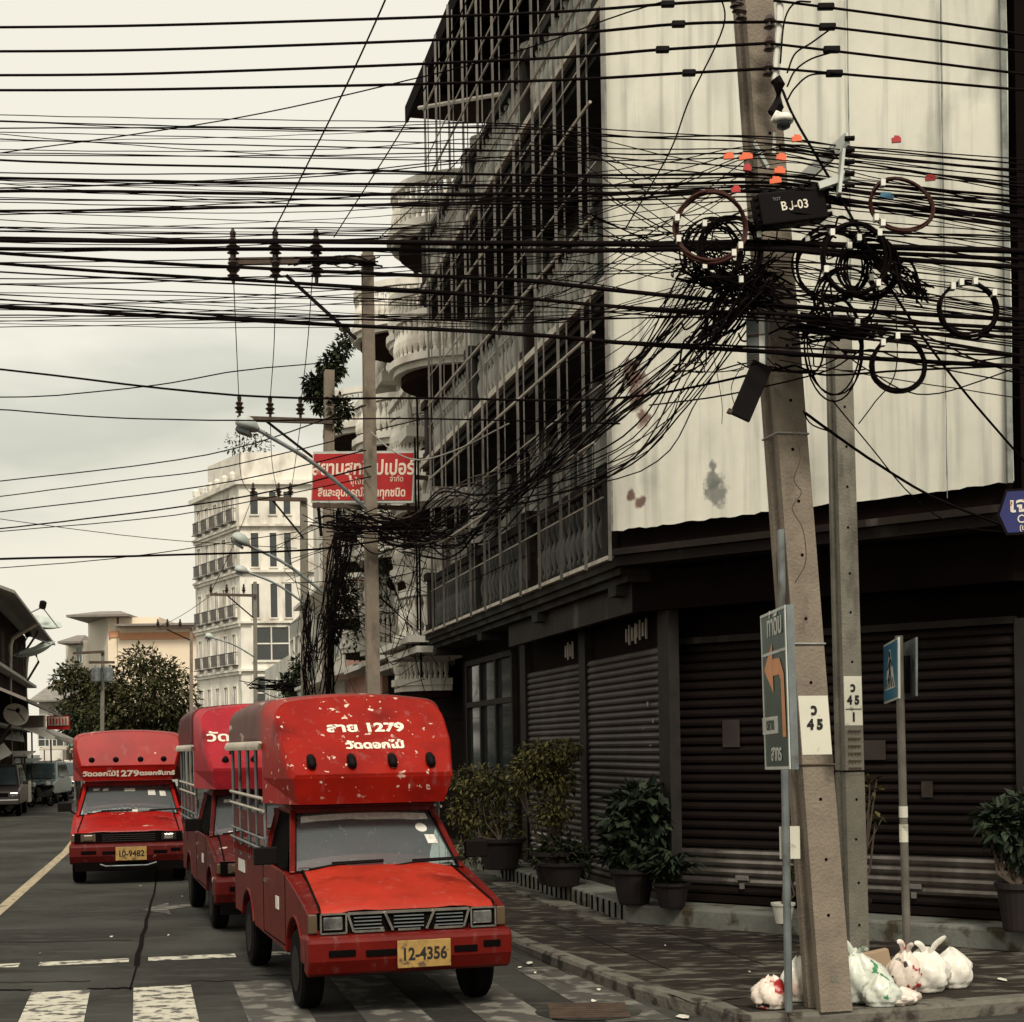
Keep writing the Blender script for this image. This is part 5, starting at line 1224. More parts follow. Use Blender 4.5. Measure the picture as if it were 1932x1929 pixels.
# ------------------------------------------------------------------ concrete poles
PSEC = [(-1, -1), (1, -1), (1, -.5), (.70, -.32), (.70, .32), (1, .5), (1, 1), (-1, 1), (-1, .5), (-.70, .32), (-.70, -.32), (-1, -.5)]
class Pole:
    def __init__(s, name, b, t, w0, d0, w1, d1, m, lab, holes=None, dx=P, dy=S, grooved=True):
        s.b, s.t, s.w0, s.d0, s.w1, s.d1, s.dx, s.dy = Vector(b), Vector(t), w0, d0, w1, d1, Vector(dx), Vector(dy)
        s.root = empty(name, b, lab, 'utility pole'); mb = MB(); n = len(PSEC); K_ = 12
        for k in range(K_+1):
            f = k/K_; c = s.c(f)
            for x, y in PSEC:
                if not grooved: x = 1 if x > 0 else -1
                mb.v.append(c+s.dx*x*s.w(f)+s.dy*y*s.d(f))
        for k in range(K_):
            for i in range(n): mb.f.append([k*n+i, k*n+(i+1) % n, (k+1)*n+(i+1) % n, (k+1)*n+i]); mb.m.append(0)
        mb.f.append(list(range(n))); mb.m.append(0); mb.f.append(list(range(K_*n, K_*n+n))); mb.m.append(0)
        mb.mi = 1
        if holes:
            z = holes[0]
            while z < holes[1]:
                f = (z-s.b.z)/(s.t.z-s.b.z); c = s.front(f, random.uniform(-.08, .08), .002); r = .013
                mb.add([c+s.dx*r*math.cos(a)+Z*r*math.sin(a) for a in [q*PI/4 for q in range(8)]], [tuple(range(8))]); z += holes[2]*random.uniform(.85, 1.15)
        s.body = W(mb, 'shaft', [m, 'hole'], s.root)
    def w(s, f): return s.w0+(s.w1-s.w0)*f
    def d(s, f): return s.d0+(s.d1-s.d0)*f
    def c(s, f): return s.b.lerp(s.t, f)
    def fz(s, z): return (z-s.b.z)/(s.t.z-s.b.z)
    def front(s, f, x=0, off=0): return s.c(f)+s.dx*x*s.w(f)-s.dy*(s.d(f)+off)
    def fv(s, v):
        lo, hi = 0, 1
        for _ in range(40):
            m_ = (lo+hi)/2; p = s.front(m_); q = (p-Vector((0, 0, EYE))); vv = V0-F*(q.x*sr+q.z*cr)/q.y
            if vv > v: lo = m_
            else: hi = m_
        return lo
    def strap(s, v, m='steel', r=.012, nm='strap'):
        f = s.fv(v); mb = MB(); e = .006; w_, d_ = s.w(f)+e, s.d(f)+e; c = s.c(f)
        q = [c-s.dx*w_-s.dy*d_, c+s.dx*w_-s.dy*d_, c+s.dx*w_+s.dy*d_, c-s.dx*w_+s.dy*d_]
        mb.tube(q+[q[0]], r, 6); return W(mb, nm, m, s.root)
    def plate(s, v0, v1, xl=-.96, xr=.96, m='paper_white', nm='number_plate'):
        a, b = s.fv(v1), s.fv(v0); mb = MB(); o = .003
        mb.add([s.front(a, xl, o), s.front(a, xr, o), s.front(b, xr, o), s.front(b, xl, o)], [(0, 1, 2, 3)]); return W(mb, nm, m, s.root)
    def write(s, body, v, size, par, sx=1.0, x=0, m='ink', bold=.006):
        f = s.fv(v); o = s.front(f, x, .0065); up = (s.t-s.b).normalized(); return text('lettering', body, size, frame(o, s.dx, up), m, par, bold=bold, sx=sx, depth=.001)
pb0 = on_z(1579, 1909, .12)+S*.15
ptp = at(1428, -60, 11.75)+S*.12
p1 = Pole('utility_pole', pb0, ptp, .125, .15, .112, .12, 'concrete', 'leaning concrete utility pole in the foreground marked 45 and carrying the cable tangle', holes=(.35, 7, .42))
pl_ = p1.plate(1313, 1424); p1.write('ว', 1340, .105, pl_, .9); p1.write('4 5', 1368, .10, pl_, .95)
for v in (1215, 1443, 818): p1.strap(v, 'steel' if v != 1443 else 'rusty', .008)
p1.plate(1838, 1853, -.2, .25, 'concrete_grey', 'patch')
# conduit and pipes up the pole
def tubeat(uvs, Y, r, n=6, dY=0): return [at(u, v, Y+dY*i) for i, (u, v) in enumerate(uvs)], r
mb = MB(); pts, r = tubeat([(1474, -60), (1470, 60), (1463, 152)], 11.5, .028); mb.tube(pts, r, 8); W(mb, 'conduit', 'white_plastic', p1.root)
mb = MB(); pts, r = tubeat([(1463, 150), (1470, 160), (1468, 200), (1458, 216)], 11.5, .045); mb.tube(pts, r, 8); W(mb, 'conduit', 'black_plastic', p1.root)
for u, v in ((1392, 12), (1398, 26), (1452, 42), (1452, 84), (1450, 131), (1388, 3)):
    mb = MB(); mb.lathe([(.02, -.05), (.045, -.04), (.03, -.015), (.045, .01), (.03, .035), (.02, .05)], at(u, v, 11.52), 10); W(mb, 'insulator', 'porcelain', p1.root)
pb2 = on_z(1622, 1803, .12)+S*.11; pt2 = at(1581, 602, pb2.y+.05)
p2 = Pole('utility_pole', pb2, pt2, .096, .115, .088, .10, 'concrete_grey', 'shorter grey concrete pole just behind the foreground one, marked 45 over 1', holes=(.4, 5.5, .40))
pl_ = p2.plate(1276, 1369); p2.write('ว', 1298, .11, pl_, .9); p2.write('4 5', 1322, .11, pl_, .85); p2.write('—', 1337, .12, pl_, 1.3, bold=0); p2.write('1', 1354, .11, pl_, .9)
pl_ = p2.plate(1370, 1462, m='concrete_grey', nm='faded_label')
for k in range(6): p2.write('ขขขข', 1382+k*14, .06, pl_, 1.0, m='rusty', bold=.004)
p2.strap(1455, 'cable', .008, 'wire_loop')
# ------------------------------------------------------------------ green direction sign
Yg = on_z(1488, 1908, .12).y
gs = empty('direction_sign', on_z(1488, 1908, .12), 'tall green direction sign with an orange arrow on a galvanised post, turned edge-on', 'road sign')
mb = MB(); mb.tube([on_z(1488, 1908, .12), at(1474, 1000, Yg)], .030, 10); W(mb, 'post', 'galv', gs)
mb = MB(); mb.tube([at(1476, 1140, 12.0), at(1466, 850, 12.0)], .024, 8); W(mb, 'post', 'galv', gs)
A0, A1 = at(1437, 1162, 11.36), at(1482, 1145, 10.62); Bv0, Bv1 = at(1444, 1453, 11.36), at(1492, 1448, 10.62)
gxv = ((A1-A0)+(Bv1-Bv0)).normalized(); gyv = ((A0-Bv0)+(A1-Bv1)).normalized(); gn = gxv.cross(gyv).normalized()
gw = (A1-A0).length; gh = (A0-Bv0).length; gc = (A0+A1+Bv0+Bv1)/4; GM = frame(gc, gxv, gyv)
gn = (GM.to_3x3() @ Vector((0, 0, 1)))
mb = MB(GM); mb.box((0, 0, -.03), (gw, gh, .05)); W(mb, 'sign_panel', 'galv', gs)
mb = MB(GM); mb.box((0, 0, -.002), (gw-.02, gh-.02, .006)); so = W(mb, 'sign_face', 'sign_green', gs)
mb = MB(GM)
for (x, y, a, b) in ((0, gh/2-.012, gw, .02), (0, -gh/2+.012, gw, .02), (-gw/2+.012, 0, .02, gh-.042), (gw/2-.012, 0, .02, gh-.042), (0, gh*.235, gw-.05, .02)): mb.box((x, y, .003), (a, b, .008))
W(mb, 'border', 'sign_frame', gs)
mb = MB(GM); z = .006
mb.add([(.28, -.30, z), (.20, -.30, z), (.18, .20, z), (-.02, .215, z), (-.02, .30, z), (-.27, .16, z), (-.03, .02, z), (-.02, .11, z), (.06, .10, z), (.27, .02, z)], [])
mb = MB(GM); mb.add([(.20, -.33, z), (.30, -.33, z), (.28, .10, z), (.17, .21, z), (-.03, .215, z), (-.03, .10, z), (.14, .10, z), (.19, .06, z)], [(0, 1, 2, 3, 4, 5, 6, 7)]); mb.add([(-.035, .33, z), (-.30, .155, z), (-.035, -.02, z)], [(0, 1, 2)]); W(mb, 'arrow', 'sign_orange', so)
mb = MB(GM); mb.box((-.18, -.24, .002), (.46, .12, .007)); W(mb, 'patch', 'sign_frame', so)
def gt(t, x, y, s_, m): text('lettering', t, s_, GM @ Matrix.Translation((x, y, .008)), m, so, bold=.004, depth=.001)
gt('ท่าดิน', .05, .44, .20, 'sign_frame'); gt('ตลาด', -.16, -.235, .11, 'sign_green'); gt('สาทร', 0, -.44, .15, 'sign_frame')
# pedestrian signs
Yp = on_z(1712, 1815, .12).y
ps = empty('crossing_sign', on_z(1712, 1815, .12), 'blue pedestrian crossing sign back to back with a second panel on a thin post', 'road sign')
mb = MB(); mb.tube([on_z(1712, 1815, .12), at(1698, 1300, Yp), at(1696, 1200, Yp)], .036, 10); W(mb, 'post', 'post_steel', ps)
for (ul, vl0, vl1, ur, vr0, vr1, m, f) in ((1667, 1218, 1329, 1694, 1203, 1318, 'sign_blue', 1), (1703, 1214, 1320, 1727, 1205, 1312, 'sign_frame', 0)):
    a, b, c_, d = at(ul, vl0, 14.75), at(ur, vr0, 14.05), at(ur, vr1, 14.05), at(ul, vl1, 14.75)
    xv = ((b-a)+(c_-d)).normalized(); yv = ((a-d)+(b-c_)).normalized(); GM2 = frame((a+b+c_+d)/4, xv, yv); w_ = (b-a).length; h_ = (a-d).length
    mb = MB(GM2); mb.box((0, 0, -.012), (w_, h_, .02)); pn = W(mb, 'sign_panel', 'sign_frame' if f else 'galv', ps, bevel=.004)
    if f:
        mb = MB(GM2); mb.box((0, 0, .0), (w_-.04, h_-.04, .006)); fc_ = W(mb, 'sign_face', m, pn)
        mb = MB(GM2); z = .005; mb.add([(-.24, -.16, z), (.24, -.16, z), (.03, .20, z), (-.03, .20, z)], [(0, 1, 2, 3)]); W(mb, 'symbol', 'sign_frame', fc_)
        mb = MB(GM2); z = .007
        for k in range(5): mb.add([(-.21+k*.09, -.15, z), (-.17+k*.09, -.15, z), (-.155+k*.075, -.06, z), (-.185+k*.075, -.06, z)], [(0, 1, 2, 3)])
        W(mb, 'symbol', 'ink', fc_)
        mb = MB(GM2); z = .009  # walking figure
        mb.add([(.035*math.cos(q*PI/5)+.0, .15+.035*math.sin(q*PI/5), z) for q in range(10)], [tuple(range(10))])
        mb.add([(-.03, .11, z), (.04, .11, z), (.035, .0, z), (-.03, .0, z)], [(0, 1, 2, 3)]); mb.add([(-.03, .0, z), (.01, .0, z), (-.08, -.13, z), (-.12, -.12, z)], [(0, 1, 2, 3)]); mb.add([(.0, .0, z), (.035, .0, z), (.10, -.12, z), (.06, -.14, z)], [(0, 1, 2, 3)]); mb.add([(.04, .10, z), (.10, .03, z), (.12, .05, z), (.05, .125, z)], [(0, 1, 2, 3)]); mb.add([(-.03, .10, z), (-.11, .03, z), (-.09, .01, z), (-.02, .08, z)], [(0, 1, 2, 3)])
        W(mb, 'symbol', 'ink', fc_)
    else:
        mb = MB(GM2); mb.box((-.02, -.05, .02), (.16, .34, .05)); mb.box((.0, .06, .05), (.10, .06, .2)); W(mb, 'bracket', 'black_plastic', pn)
mb = MB(); q = at(1707, 1560, Yp-.042)
for k, (dz, hh) in enumerate(((.13, .10), (-.06, .16))): mb.lathe([(.040, -hh/2), (.040, hh/2)], (q.x, Yp, q.z+dz), 12)
W(mb, 'paper_wrap', 'paper_white', ps)
mb = MB(); mb.box(at(1490, 1590, Yg+.06), (.15, .01, .24)); W(mb, 'notice', 'paper_white', gs)
# street name sign at the right edge
sn = empty('street_name_sign', at(1925, 968, 13), 'navy blue street name sign with white Thai lettering at the right edge', 'street sign')
a = at(1880, 968, 13.2); px = Vector((.95, -.31, 0)).normalized(); SM = frame(a, px, Z)
mb = MB(SM); mb.add([(0, -.02, 0), (.075, .19, 0), (1.0, .19, 0), (1.0, -.19, 0), (.075, -.19, 0), (0, -.02, -.03), (.075, .19, -.03), (1.0, .19, -.03), (1.0, -.19, -.03), (.075, -.19, -.03)], [(0, 1, 2, 3, 4), (5, 6, 7, 8, 9), (0, 1, 6, 5), (1, 2, 7, 6), (2, 3, 8, 7), (3, 4, 9, 8), (4, 0, 5, 9)])
pn = W(mb, 'sign_panel', 'black_plastic', sn)
mb = MB(SM); mb.add([(.025, -.018, .003), (.088, .17, .003), (.98, .17, .003), (.98, -.17, .003), (.088, -.17, .003)], [(0, 1, 2, 3, 4)]); fc_ = W(mb, 'sign_face', 'sign_navy', pn)
text('lettering', 'เจริญรัถ', .17, SM @ Matrix.Translation((.42, .05, .006)), 'letter_white', fc_, bold=.004, sx=1.15)
text('lettering', 'Charoen Rat', .095, SM @ Matrix.Translation((.385, -.065, .006)), 'letter_white', fc_, bold=.001, sx=.9)
text('lettering', '(แขวงคลองสาน)', .06, SM @ Matrix.Translation((.36, -.135, .006)), 'letter_white', fc_, bold=.001, sx=.9)
mb = MB(); mb.bar(SM @ Vector((.5, .0, -.04)), K(CL, .2, 4.15), .03); W(mb, 'bracket', 'rusty', sn)
# ------------------------------------------------------------------ equipment on the foreground pole
def thingbox(name, uvc, Y, w_, h_, d_, rot, m, lab, cat, yaw=.23, bevel=.012):
    c = at(*uvc, Y); R = Matrix.Rotation(yaw, 4, 'Z') @ Matrix.Rotation(-rot, 4, 'Y'); M4 = Matrix.Translation(c) @ R
    root = empty(name, c, lab, cat); mb = MB(M4); mb.box((0, 0, 0), (w_, d_, h_)); b = W(mb, 'casing', m, root, bevel=bevel); return root, M4, b
rt, M4, b = thingbox('splice_box', (1489, 395), 11.1, .50, .225, .16, .17, 'black_plastic', 'black cable junction box lettered BJ-03 on the foreground pole', 'junction box')
text('lettering', 'B', .085, M4 @ frame((-.075, -.083, .0), (1, 0, 0), (0, 0, 1)), 'letter_white', b, bold=.001); text('lettering', '-03', .085, M4 @ frame((.055, -.083, .0), (1, 0, 0), (0, 0, 1)), 'letter_white', b, bold=.001)
mb = MB(M4); mb.tube([(-.012, -.084, .03), (-.012, -.084, -.016), (-.018, -.084, -.027), (-.030, -.084, -.029), (-.040, -.084, -.018)], .0055, 5); W(mb, 'lettering', 'letter_white', b); text('lettering', 'TOT', .03, M4 @ frame((-.12, -.083, .055), (1, 0, 0), (0, 0, 1)), 'galv', b)
mb = MB(M4)
for k in range(4):
    mb.tube([(.24, -.04, -.08+k*.05), (.29, -.05, -.08+k*.05)], .018, 6); mb.tube([(-.24, -.04, -.07+k*.05), (-.275, -.05, -.07+k*.05)], .016, 6)
for k in range(5): mb.box((-.18+k*.09, -.02, .12), (.03, .1, .03))
W(mb, 'clamp', 'black_plastic', rt)
rt, M4, b = thingbox('meter_box', (1429, 645), 11.4, .14, .38, .12, 0, 'galv', 'pale grey meter box with louvres beside the foreground pole', 'meter box', yaw=-.35)
mb = MB(M4)
for k in range(5): mb.box((0, -.062, -.16+k*.018), (.12, .01, .006))
mb.box((0, -.062, .03), (.13, .012, .015)); W(mb, 'louvre', 'rusty', rt)
mb = MB(M4); mb.box((.045, -.064, 0), (.04, .008, .37)); W(mb, 'cover_edge', 'white_plastic', rt)
rt, M4, b = thingbox('plank_board', (1417, 738), 11.30, .15, .42, .04, -.42, 'black_plastic', 'black board hanging crookedly under the grey meter box', 'board', yaw=.1, bevel=.004)
mb = MB(M4); mb.box((-.085, -.01, -.2), (.03, .05, .03)); W(mb, 'hook', 'rusty', rt)
# bracket
rt = empty('cable_bracket', at(1560, 300, 11.3), 'diagonal galvanised steel bracket reaching right above the junction box', 'bracket')
mb = MB(); mb.bar(at(1500, 352, 11.5), at(1600, 262, 11.0), .02, .10); W(mb, 'arm', 'sign_frame', rt)
mb = MB(); mb.bar(at(1582, 368, 11.0), at(1590, 285, 11.0), .10, .02); mb.bar(at(1545, 352, 11.05), at(1603, 332, 11.02), .05, .05); W(mb, 'plate', 'sign_frame', rt)
for k in range(5):
    mb = MB(); mb.tube([at(1594, 262+k*22, 10.98), at(1612, 261+k*22, 10.98)], .018, 7); W(mb, 'clamp', 'black_plastic', rt)
mb = MB(); mb.bar(at(1420, 268, 11.4), at(1448, 318, 11.45), .03); W(mb, 'brace', 'sign_frame', rt)
# camera
rt = empty('security_camera', at(1477, 228, 11.35), 'small white dome security camera high on the foreground pole', 'camera'); c = at(1478, 226, 11.35)
mb = MB(); mb.lathe([(.07, -.02), (.075, .0), (.06, .03), (.02, .045)], c, 16); mb.tube([c+Z*.03, c+Z*.05+P*-.05, c+P*-.09-Z*.02], .014, 6); W(mb, 'housing', 'white_plastic', rt, smooth=True)
mb = MB(); mb.lathe([(.012, -.075), (.045, -.06), (.055, -.03), (.055, -.021)], c, 16); W(mb, 'dome', 'glass_dark', rt, smooth=True)
mb = MB(); mb.tube([at(1462, 250, 11.4), at(1460, 290, 11.42)], .014, 6); W(mb, 'mount', 'white_plastic', rt)
for i, (u, v, w_, m) in enumerate(((1375, 296, 22, 'orange_tag'), (1407, 297, 30, 'orange_tag'), (1474, 298, 22, 'orange_tag'), (1471, 323, 24, 'orange_tag'), (1463, 342, 26, 'orange_tag'), (1410, 318, 18, 'sign_red'), (1388, 359, 20, 'sign_red'), (1503, 263, 22, 'orange_tag'), (1691, 265, 20, 'sign_red'), (1755, 337, 22, 'sign_red'), (1673, 372, 30, 'sign_blue'))):
    s_ = 11.0/F; mb = MB(); mb.box(at(u, v, 11.0), (w_*s_*.85, .02, 9*s_), Matrix.Rotation(random.uniform(-.2, .2), 3, 'Y')); mb.box(at(u+1, v-6, 11.0), (w_*s_*.5, .012, 5*s_), Matrix.Rotation(.1, 3, 'Y'))
    tag(mb.build('cable_tag', m), ['small orange plastic tag clipped to the cables at the foreground pole', 'small dark red plastic tag clipped to the cables near the foreground pole', 'small blue and white tag wrapped on a cable beside the brown coil'][{'orange_tag': 0, 'sign_red': 1, 'sign_blue': 2}[m]], 'tag', ['orange cable tags', 'dark red cable tags', None][{'orange_tag': 0, 'sign_red': 1, 'sign_blue': 2}[m]])
# coils of spare cable
def coil(u, v, ru, rv, Y, loops, th, m, lab, jit=.06, ties=3, tilt=0):
    c = at(u, v, Y); s_ = Y/F; root = empty('cable_coil', c, lab, 'cable coil', None)
    for k in range(loops):
        mb = MB(); a = ru*s_*(1+random.uniform(-jit, jit)); b = rv*s_*(1+random.uniform(-jit, jit)); o = Vector((random.uniform(-1, 1)*jit*a, random.uniform(-.02, .02), random.uniform(-1, 1)*jit*b)); n = 30
        ph = random.uniform(0, 6)
        pts = [c+o+Vector((a*math.cos(t)*math.cos(tilt)-b*math.sin(t)*math.sin(tilt), .025*math.sin(2*t+ph), a*math.cos(t)*math.sin(tilt)+b*math.sin(t)*math.cos(tilt)))*(1) for t in [2*PI*i/n for i in range(n+1)]]
        mb.tube(pts, th*s_/2, 5, caps=False); W(mb, 'loop', m, root)
    for k in range(ties):
        t = random.uniform(0, 2*PI); mb = MB(); p = c+Vector((ru*s_*math.cos(t), -.02, rv*s_*math.sin(t))); mb.box(p, (.030, .06, .045)); W(mb, 'tie', 'white_plastic', root)
coil(1341, 430, 66, 66, 10.95, 7, 4.5, 'cable_brown', 'large round brown cable coil left of the junction box', .04, 4)
coil(1378, 472, 58, 62, 11.15, 8, 4, 'cable', 'black cable coil hanging behind the large brown one', .10, 3)
coil(1345, 480, 50, 58, 11.25, 6, 4, 'cable', 'messy black coil lowest left of the foreground pole', .14, 2)
coil(1702, 386, 62, 48, 10.9, 5, 4.5, 'cable_brown', 'oval brown cable coil high against the white sheeting', .05, 3, -.35)
coil(1613, 488, 60, 68, 10.85, 10, 4.5, 'cable', 'thick black cable coil in front of the pole gap, right of the junction box', .05, 4)
coil(1640, 505, 52, 58, 11.05, 8, 4, 'cable', 'shaggy black coil tucked right behind the thick one', .10, 2)
coil(1570, 500, 66, 66, 11.2, 6, 4, 'cable', 'wide black coil half hidden between the pole and the thick coil', .09, 1)
coil(1598, 560, 55, 55, 11.1, 5, 3.5, 'cable', 'loose black coil hanging below the thick one', .10, 2)
coil(1828, 583, 54, 50, 10.9, 6, 4.5, 'cable', 'separate round black coil farthest right on the cables', .06, 4, -.3)
coil(1697, 688, 50, 52, 11.0, 6, 4.5, 'cable', 'round black coil hanging lowest, right of the shorter pole', .05, 2)
coil(1572, 655, 52, 94, 11.3, 3, 3.5, 'cable', 'long narrow loop of cable drooping between the two concrete poles', .08, 0)
# ------------------------------------------------------------------ rubbish bags
def bag(u, v, w_, h_, m, lab, ears=2, z=.12, seed=0, tilt=0):
    rnd = random.Random(seed+5); c = on_z(u, v, z); s_ = c.y/F; rw, hh = w_*s_/2, h_*s_; c = c+S*rw*.55
    root = empty('rubbish_bag', c, lab, 'rubbish bag'); mb = MB(); nu, nv = 40, 22; ph = [rnd.uniform(0, 6) for _ in range(8)]
    bh = hh*(.74 if ears else .95)
    def rad(t, f):
        r = (.80+.25*math.sin(PI*min(1, f*1.25))) if f < .5 else 1.02*(1-((f-.5)/.5)**1.7*.86)
        fold = .18*abs(math.sin(2.5*t+ph[0]+f*3.5))+.11*abs(math.sin(5.5*t+ph[1]-f*5))+.04*math.sin(15*t+ph[2]+f*11)
        return r*(.84+fold*(1 if f > .15 else .5)+.10*math.sin(t+ph[4])+.08*math.sin(2*t+ph[5]))
    for j in range(nv+1):
        f = j/nv
        for i in range(nu):
            t = 2*PI*i/nu; r = rw*rad(t, f); zz = bh*(f+.05*math.sin(2*t+ph[3])*f+.03*math.sin(5*t+ph[6])*f)
            mb.v.append(c+Vector((r*math.cos(t)+tilt*hh*f*f+rnd.uniform(-.004, .004), r*math.sin(t)*.75, max(.003, zz+rnd.uniform(-.003, .003)))))
    for j in range(nv):
        for i in range(nu): mb.f.append([j*nu+i, j*nu+(i+1) % nu, (j+1)*nu+(i+1) % nu, (j+1)*nu+i]); mb.m.append(0)
    mb.f.append(list(range(nu))); mb.m.append(0); mb.f.append(list(range(nv*nu, nv*nu+nu))); mb.m.append(0)
    W(mb, 'sack', m, root, smooth=True)
    for e in range(ears):
        sx = -1 if e == 0 else 1; mb = MB(); top = c+Z*bh*.9+Vector((tilt*hh*.8, 0, 0)); le = rnd.uniform(.6, 1.5); dr = rnd.uniform(-.10, .22)
        arc = [top+Vector((sx*rw*.02, -.01, -.05)), top+Vector((sx*rw*.20*le, -.03, hh*.10*le)), top+Vector((sx*rw*.40*le, -.05, hh*.19*le)), top+Vector((sx*rw*(.55+dr)*le, -.06, hh*(.22-dr*.4)*le))]
        pts = spline(arc, 6); k = len(pts)
        for side in (-1, 1):
            q0 = None
            for i in range(k):
                f = i/(k-1); d = (pts[min(i+1, k-1)]-pts[max(0, i-1)]).normalized(); n_ = Vector((d.z, .3, -d.x)).normalized()
                wd = .022*math.sin(PI*(.12+.80*f))+.004; q1 = (pts[i]+Vector((0, side*.006, 0))-n_*wd, pts[i]+Vector((0, side*.022*math.sin(f*PI)+side*.004, 0)), pts[i]+Vector((0, side*.006, 0))+n_*wd)
                if q0: mb.add([q0[0], q1[0], q1[1], q0[1], q1[2], q0[2]], [(0, 1, 2, 3), (3, 2, 4, 5)])
                q0 = q1
        W(mb, 'handle', m, root, smooth=True)
    return root
bag(1463, 1906, 70, 64, 'bag_red', 'small crumpled bag with red print left of the sign post', 0, seed=1)
bag(1512, 1892, 56, 86, 'bag', 'white bag half hidden behind the foreground pole base', 0, seed=2)
bag(1640, 1895, 100, 132, 'bag_green', 'bulging translucent white bag with green print leaning on the foreground pole', 2, seed=3, tilt=-.12)
bag(1668, 1902, 64, 62, 'bag_green', 'small collapsed greenish bag lying in front of the bulging green printed one', 0, seed=9)
bag(1712, 1878, 62, 118, 'bag_red', 'tall white carrier bag with red and black print, handles up, before the thin sign post', 2, seed=4, tilt=.05)
bag(1706, 1899, 78, 34, 'bag', 'flat white plastic bag spread on the pavement below the printed carrier bag', 0, seed=10)
bag(1762, 1874, 94, 108, 'bag', 'round knotted cream bag right of the printed carrier bag', 2, seed=5)
bag(1806, 1866, 68, 76, 'bag', 'smooth white bag at the right end of the rubbish pile', 0, seed=6)
mb = MB(); c = on_z(1682, 1880, .12)+S*.2; mb.box(c+Z*.15, (.20, .10, .36), Matrix.Rotation(-.2, 3, 'Y')); tag(mb.build('cardboard_box', 'cardboard', bevel=.005), 'brown cardboard carton squeezed between the two printed bags', 'box')
# ------------------------------------------------------------------ street-side power poles with crossarms
def insul(root, p, s_=1.0, up=1):
    mb = MB(); mb.lathe([(.03*s_, 0), (.03*s_, .08*s_), (.10*s_, .10*s_), (.05*s_, .14*s_), (.11*s_, .20*s_), (.05*s_, .24*s_), (.09*s_, .30*s_), (.04*s_, .34*s_), (.05*s_, .42*s_), (.02*s_, .48*s_)], p, 10); return W(mb, 'insulator', 'porcelain', root)
def ppole(ub, ut, vt, Y, wpx, lab, arm=None, ins=(), brace=None, m='concrete', z0=.12, yt=None, isz=1.0):
    b = at(ub, 1500, Y); b.z = z0; t = at(ut, vt, yt or Y); s_ = wpx*Y/F/2
    p = Pole('power_pole', b, t, s_, s_*1.1, s_*.82, s_*.9, m, lab)
    if arm:
        (u0, v0), (u1, v1) = arm; mb = MB(); yy = Y-s_-.08; mb.bar(at(u0, v0, yy), at(u1, v1, yy), .10, .12); W(mb, 'crossarm', 'rusty', p.root)
        for (u, v) in ins: insul(p.root, at(u, v, yy), isz)
        if brace: mb = MB(); mb.bar(at(*brace[0], yy+.08), at(*brace[1], yy+.08), .06, .06); W(mb, 'brace', 'black_plastic', p.root)
    return p
pp1 = ppole(706, 693, 478, 29, 25, 'tall concrete power pole rising behind the nearest truck, its crossarm highest', arm=((432, 494), (708, 490)), brace=((540, 520), (672, 640)), ins=(), isz=1.2)
for u in (440, 520, 597):
    for dv, up in ((492, 1), (512, -1)):
        insul(pp1.root, at(u, dv-2, 28.7) - (Z*.0 if up > 0 else Z*.22), 1.15)
pp2 = ppole(616, 621, 700, 38, 22, 'second power pole half wrapped in hanging cables behind the tallest one', arm=((448, 790), (628, 796)), ins=((452, 787), (510, 789), (567, 790)), brace=((500, 793), (612, 880)), isz=1.1)
pp3 = ppole(577, 573, 942, 50, 16, 'third power pole by the white shophouse, its crossarm level with the hotel roof', arm=((474, 941), (578, 943)), ins=((478, 940), (526, 940), (548, 940)), brace=((515, 945), (572, 1015)), m='concrete_grey')
pp4 = ppole(483, 481, 1098, 72, 8, 'slim power pole in front of the hotel windows', arm=((396, 1122), (484, 1124)), ins=((398, 1122), (428, 1122), (460, 1122)), brace=((430, 1125), (478, 1166)), m='concrete_grey')
pp5 = ppole(361, 361, 1183, 80, 7, 'distant power pole between the tree and the hotel', arm=((296, 1186), (362, 1184)), ins=((298, 1186), (316, 1186), (340, 1186)), brace=((315, 1188), (358, 1208)))
pp6 = ppole(192, 194, 1228, 76, 8, 'distant pole with two small transformers above the left red truck', arm=((138, 1233), (196, 1230)), ins=(), m='concrete_grey')
mb = MB(); mb.bar(at(168, 1250, 75.6), at(216, 1250, 75.6), .12); W(mb, 'crossarm', 'rusty', pp6.root)
for u in (182, 204):
    mb = MB(); c = at(u, 1275, 75.5); mb.lathe([(.22, -.3), (.24, -.25), (.24, .35), (.1, .42)], c, 12); W(mb, 'transformer', 'galv', pp6.root)
def lamp(head, tip, root_uv, Y, lab, size=1.0):
    h = at(*head, Y); t = at(*tip, Y); b = at(*root_uv, Y+.2); root = empty('street_lamp', h, lab, 'street lamp')
    mb = MB(); mb.tube(spline([t, t.lerp(b, .5)+Z*.12*size, b], 6), .04*size, 6); W(mb, 'arm', 'galv', root)
    d = (t-h).normalized(); sd_ = Vector((0, 1, 0)); up = sd_.cross(d); up = up if up.z > 0 else -up; L_ = (t-h).length
    mb = MB(); pr = [(0, .16), (.15, .26), (.5, .30), (.8, .22), (1, .08)]; n = 10
    for f, r in pr:
        for k in range(n):
            a = 2*PI*k/n; mb.v.append(h.lerp(t, f)+sd_*r*size*math.cos(a)+up*(r*.6*size*math.sin(a)*(1 if math.sin(a) > 0 else .5)))
    for j in range(len(pr)-1):
        for k in range(n): mb.f.append([j*n+k, j*n+(k+1) % n, (j+1)*n+(k+1) % n, (j+1)*n+k]); mb.m.append(0)
    mb.f.append(list(range(n))); mb.m.append(0); W(mb, 'lamp_head', 'dish', root, smooth=True)
    mb = MB(); mb.bar(h.lerp(t, .12)-up*.12*size, h.lerp(t, .72)-up*.12*size, .36*size, .07*size); W(mb, 'lens', 'glass_dark', root)
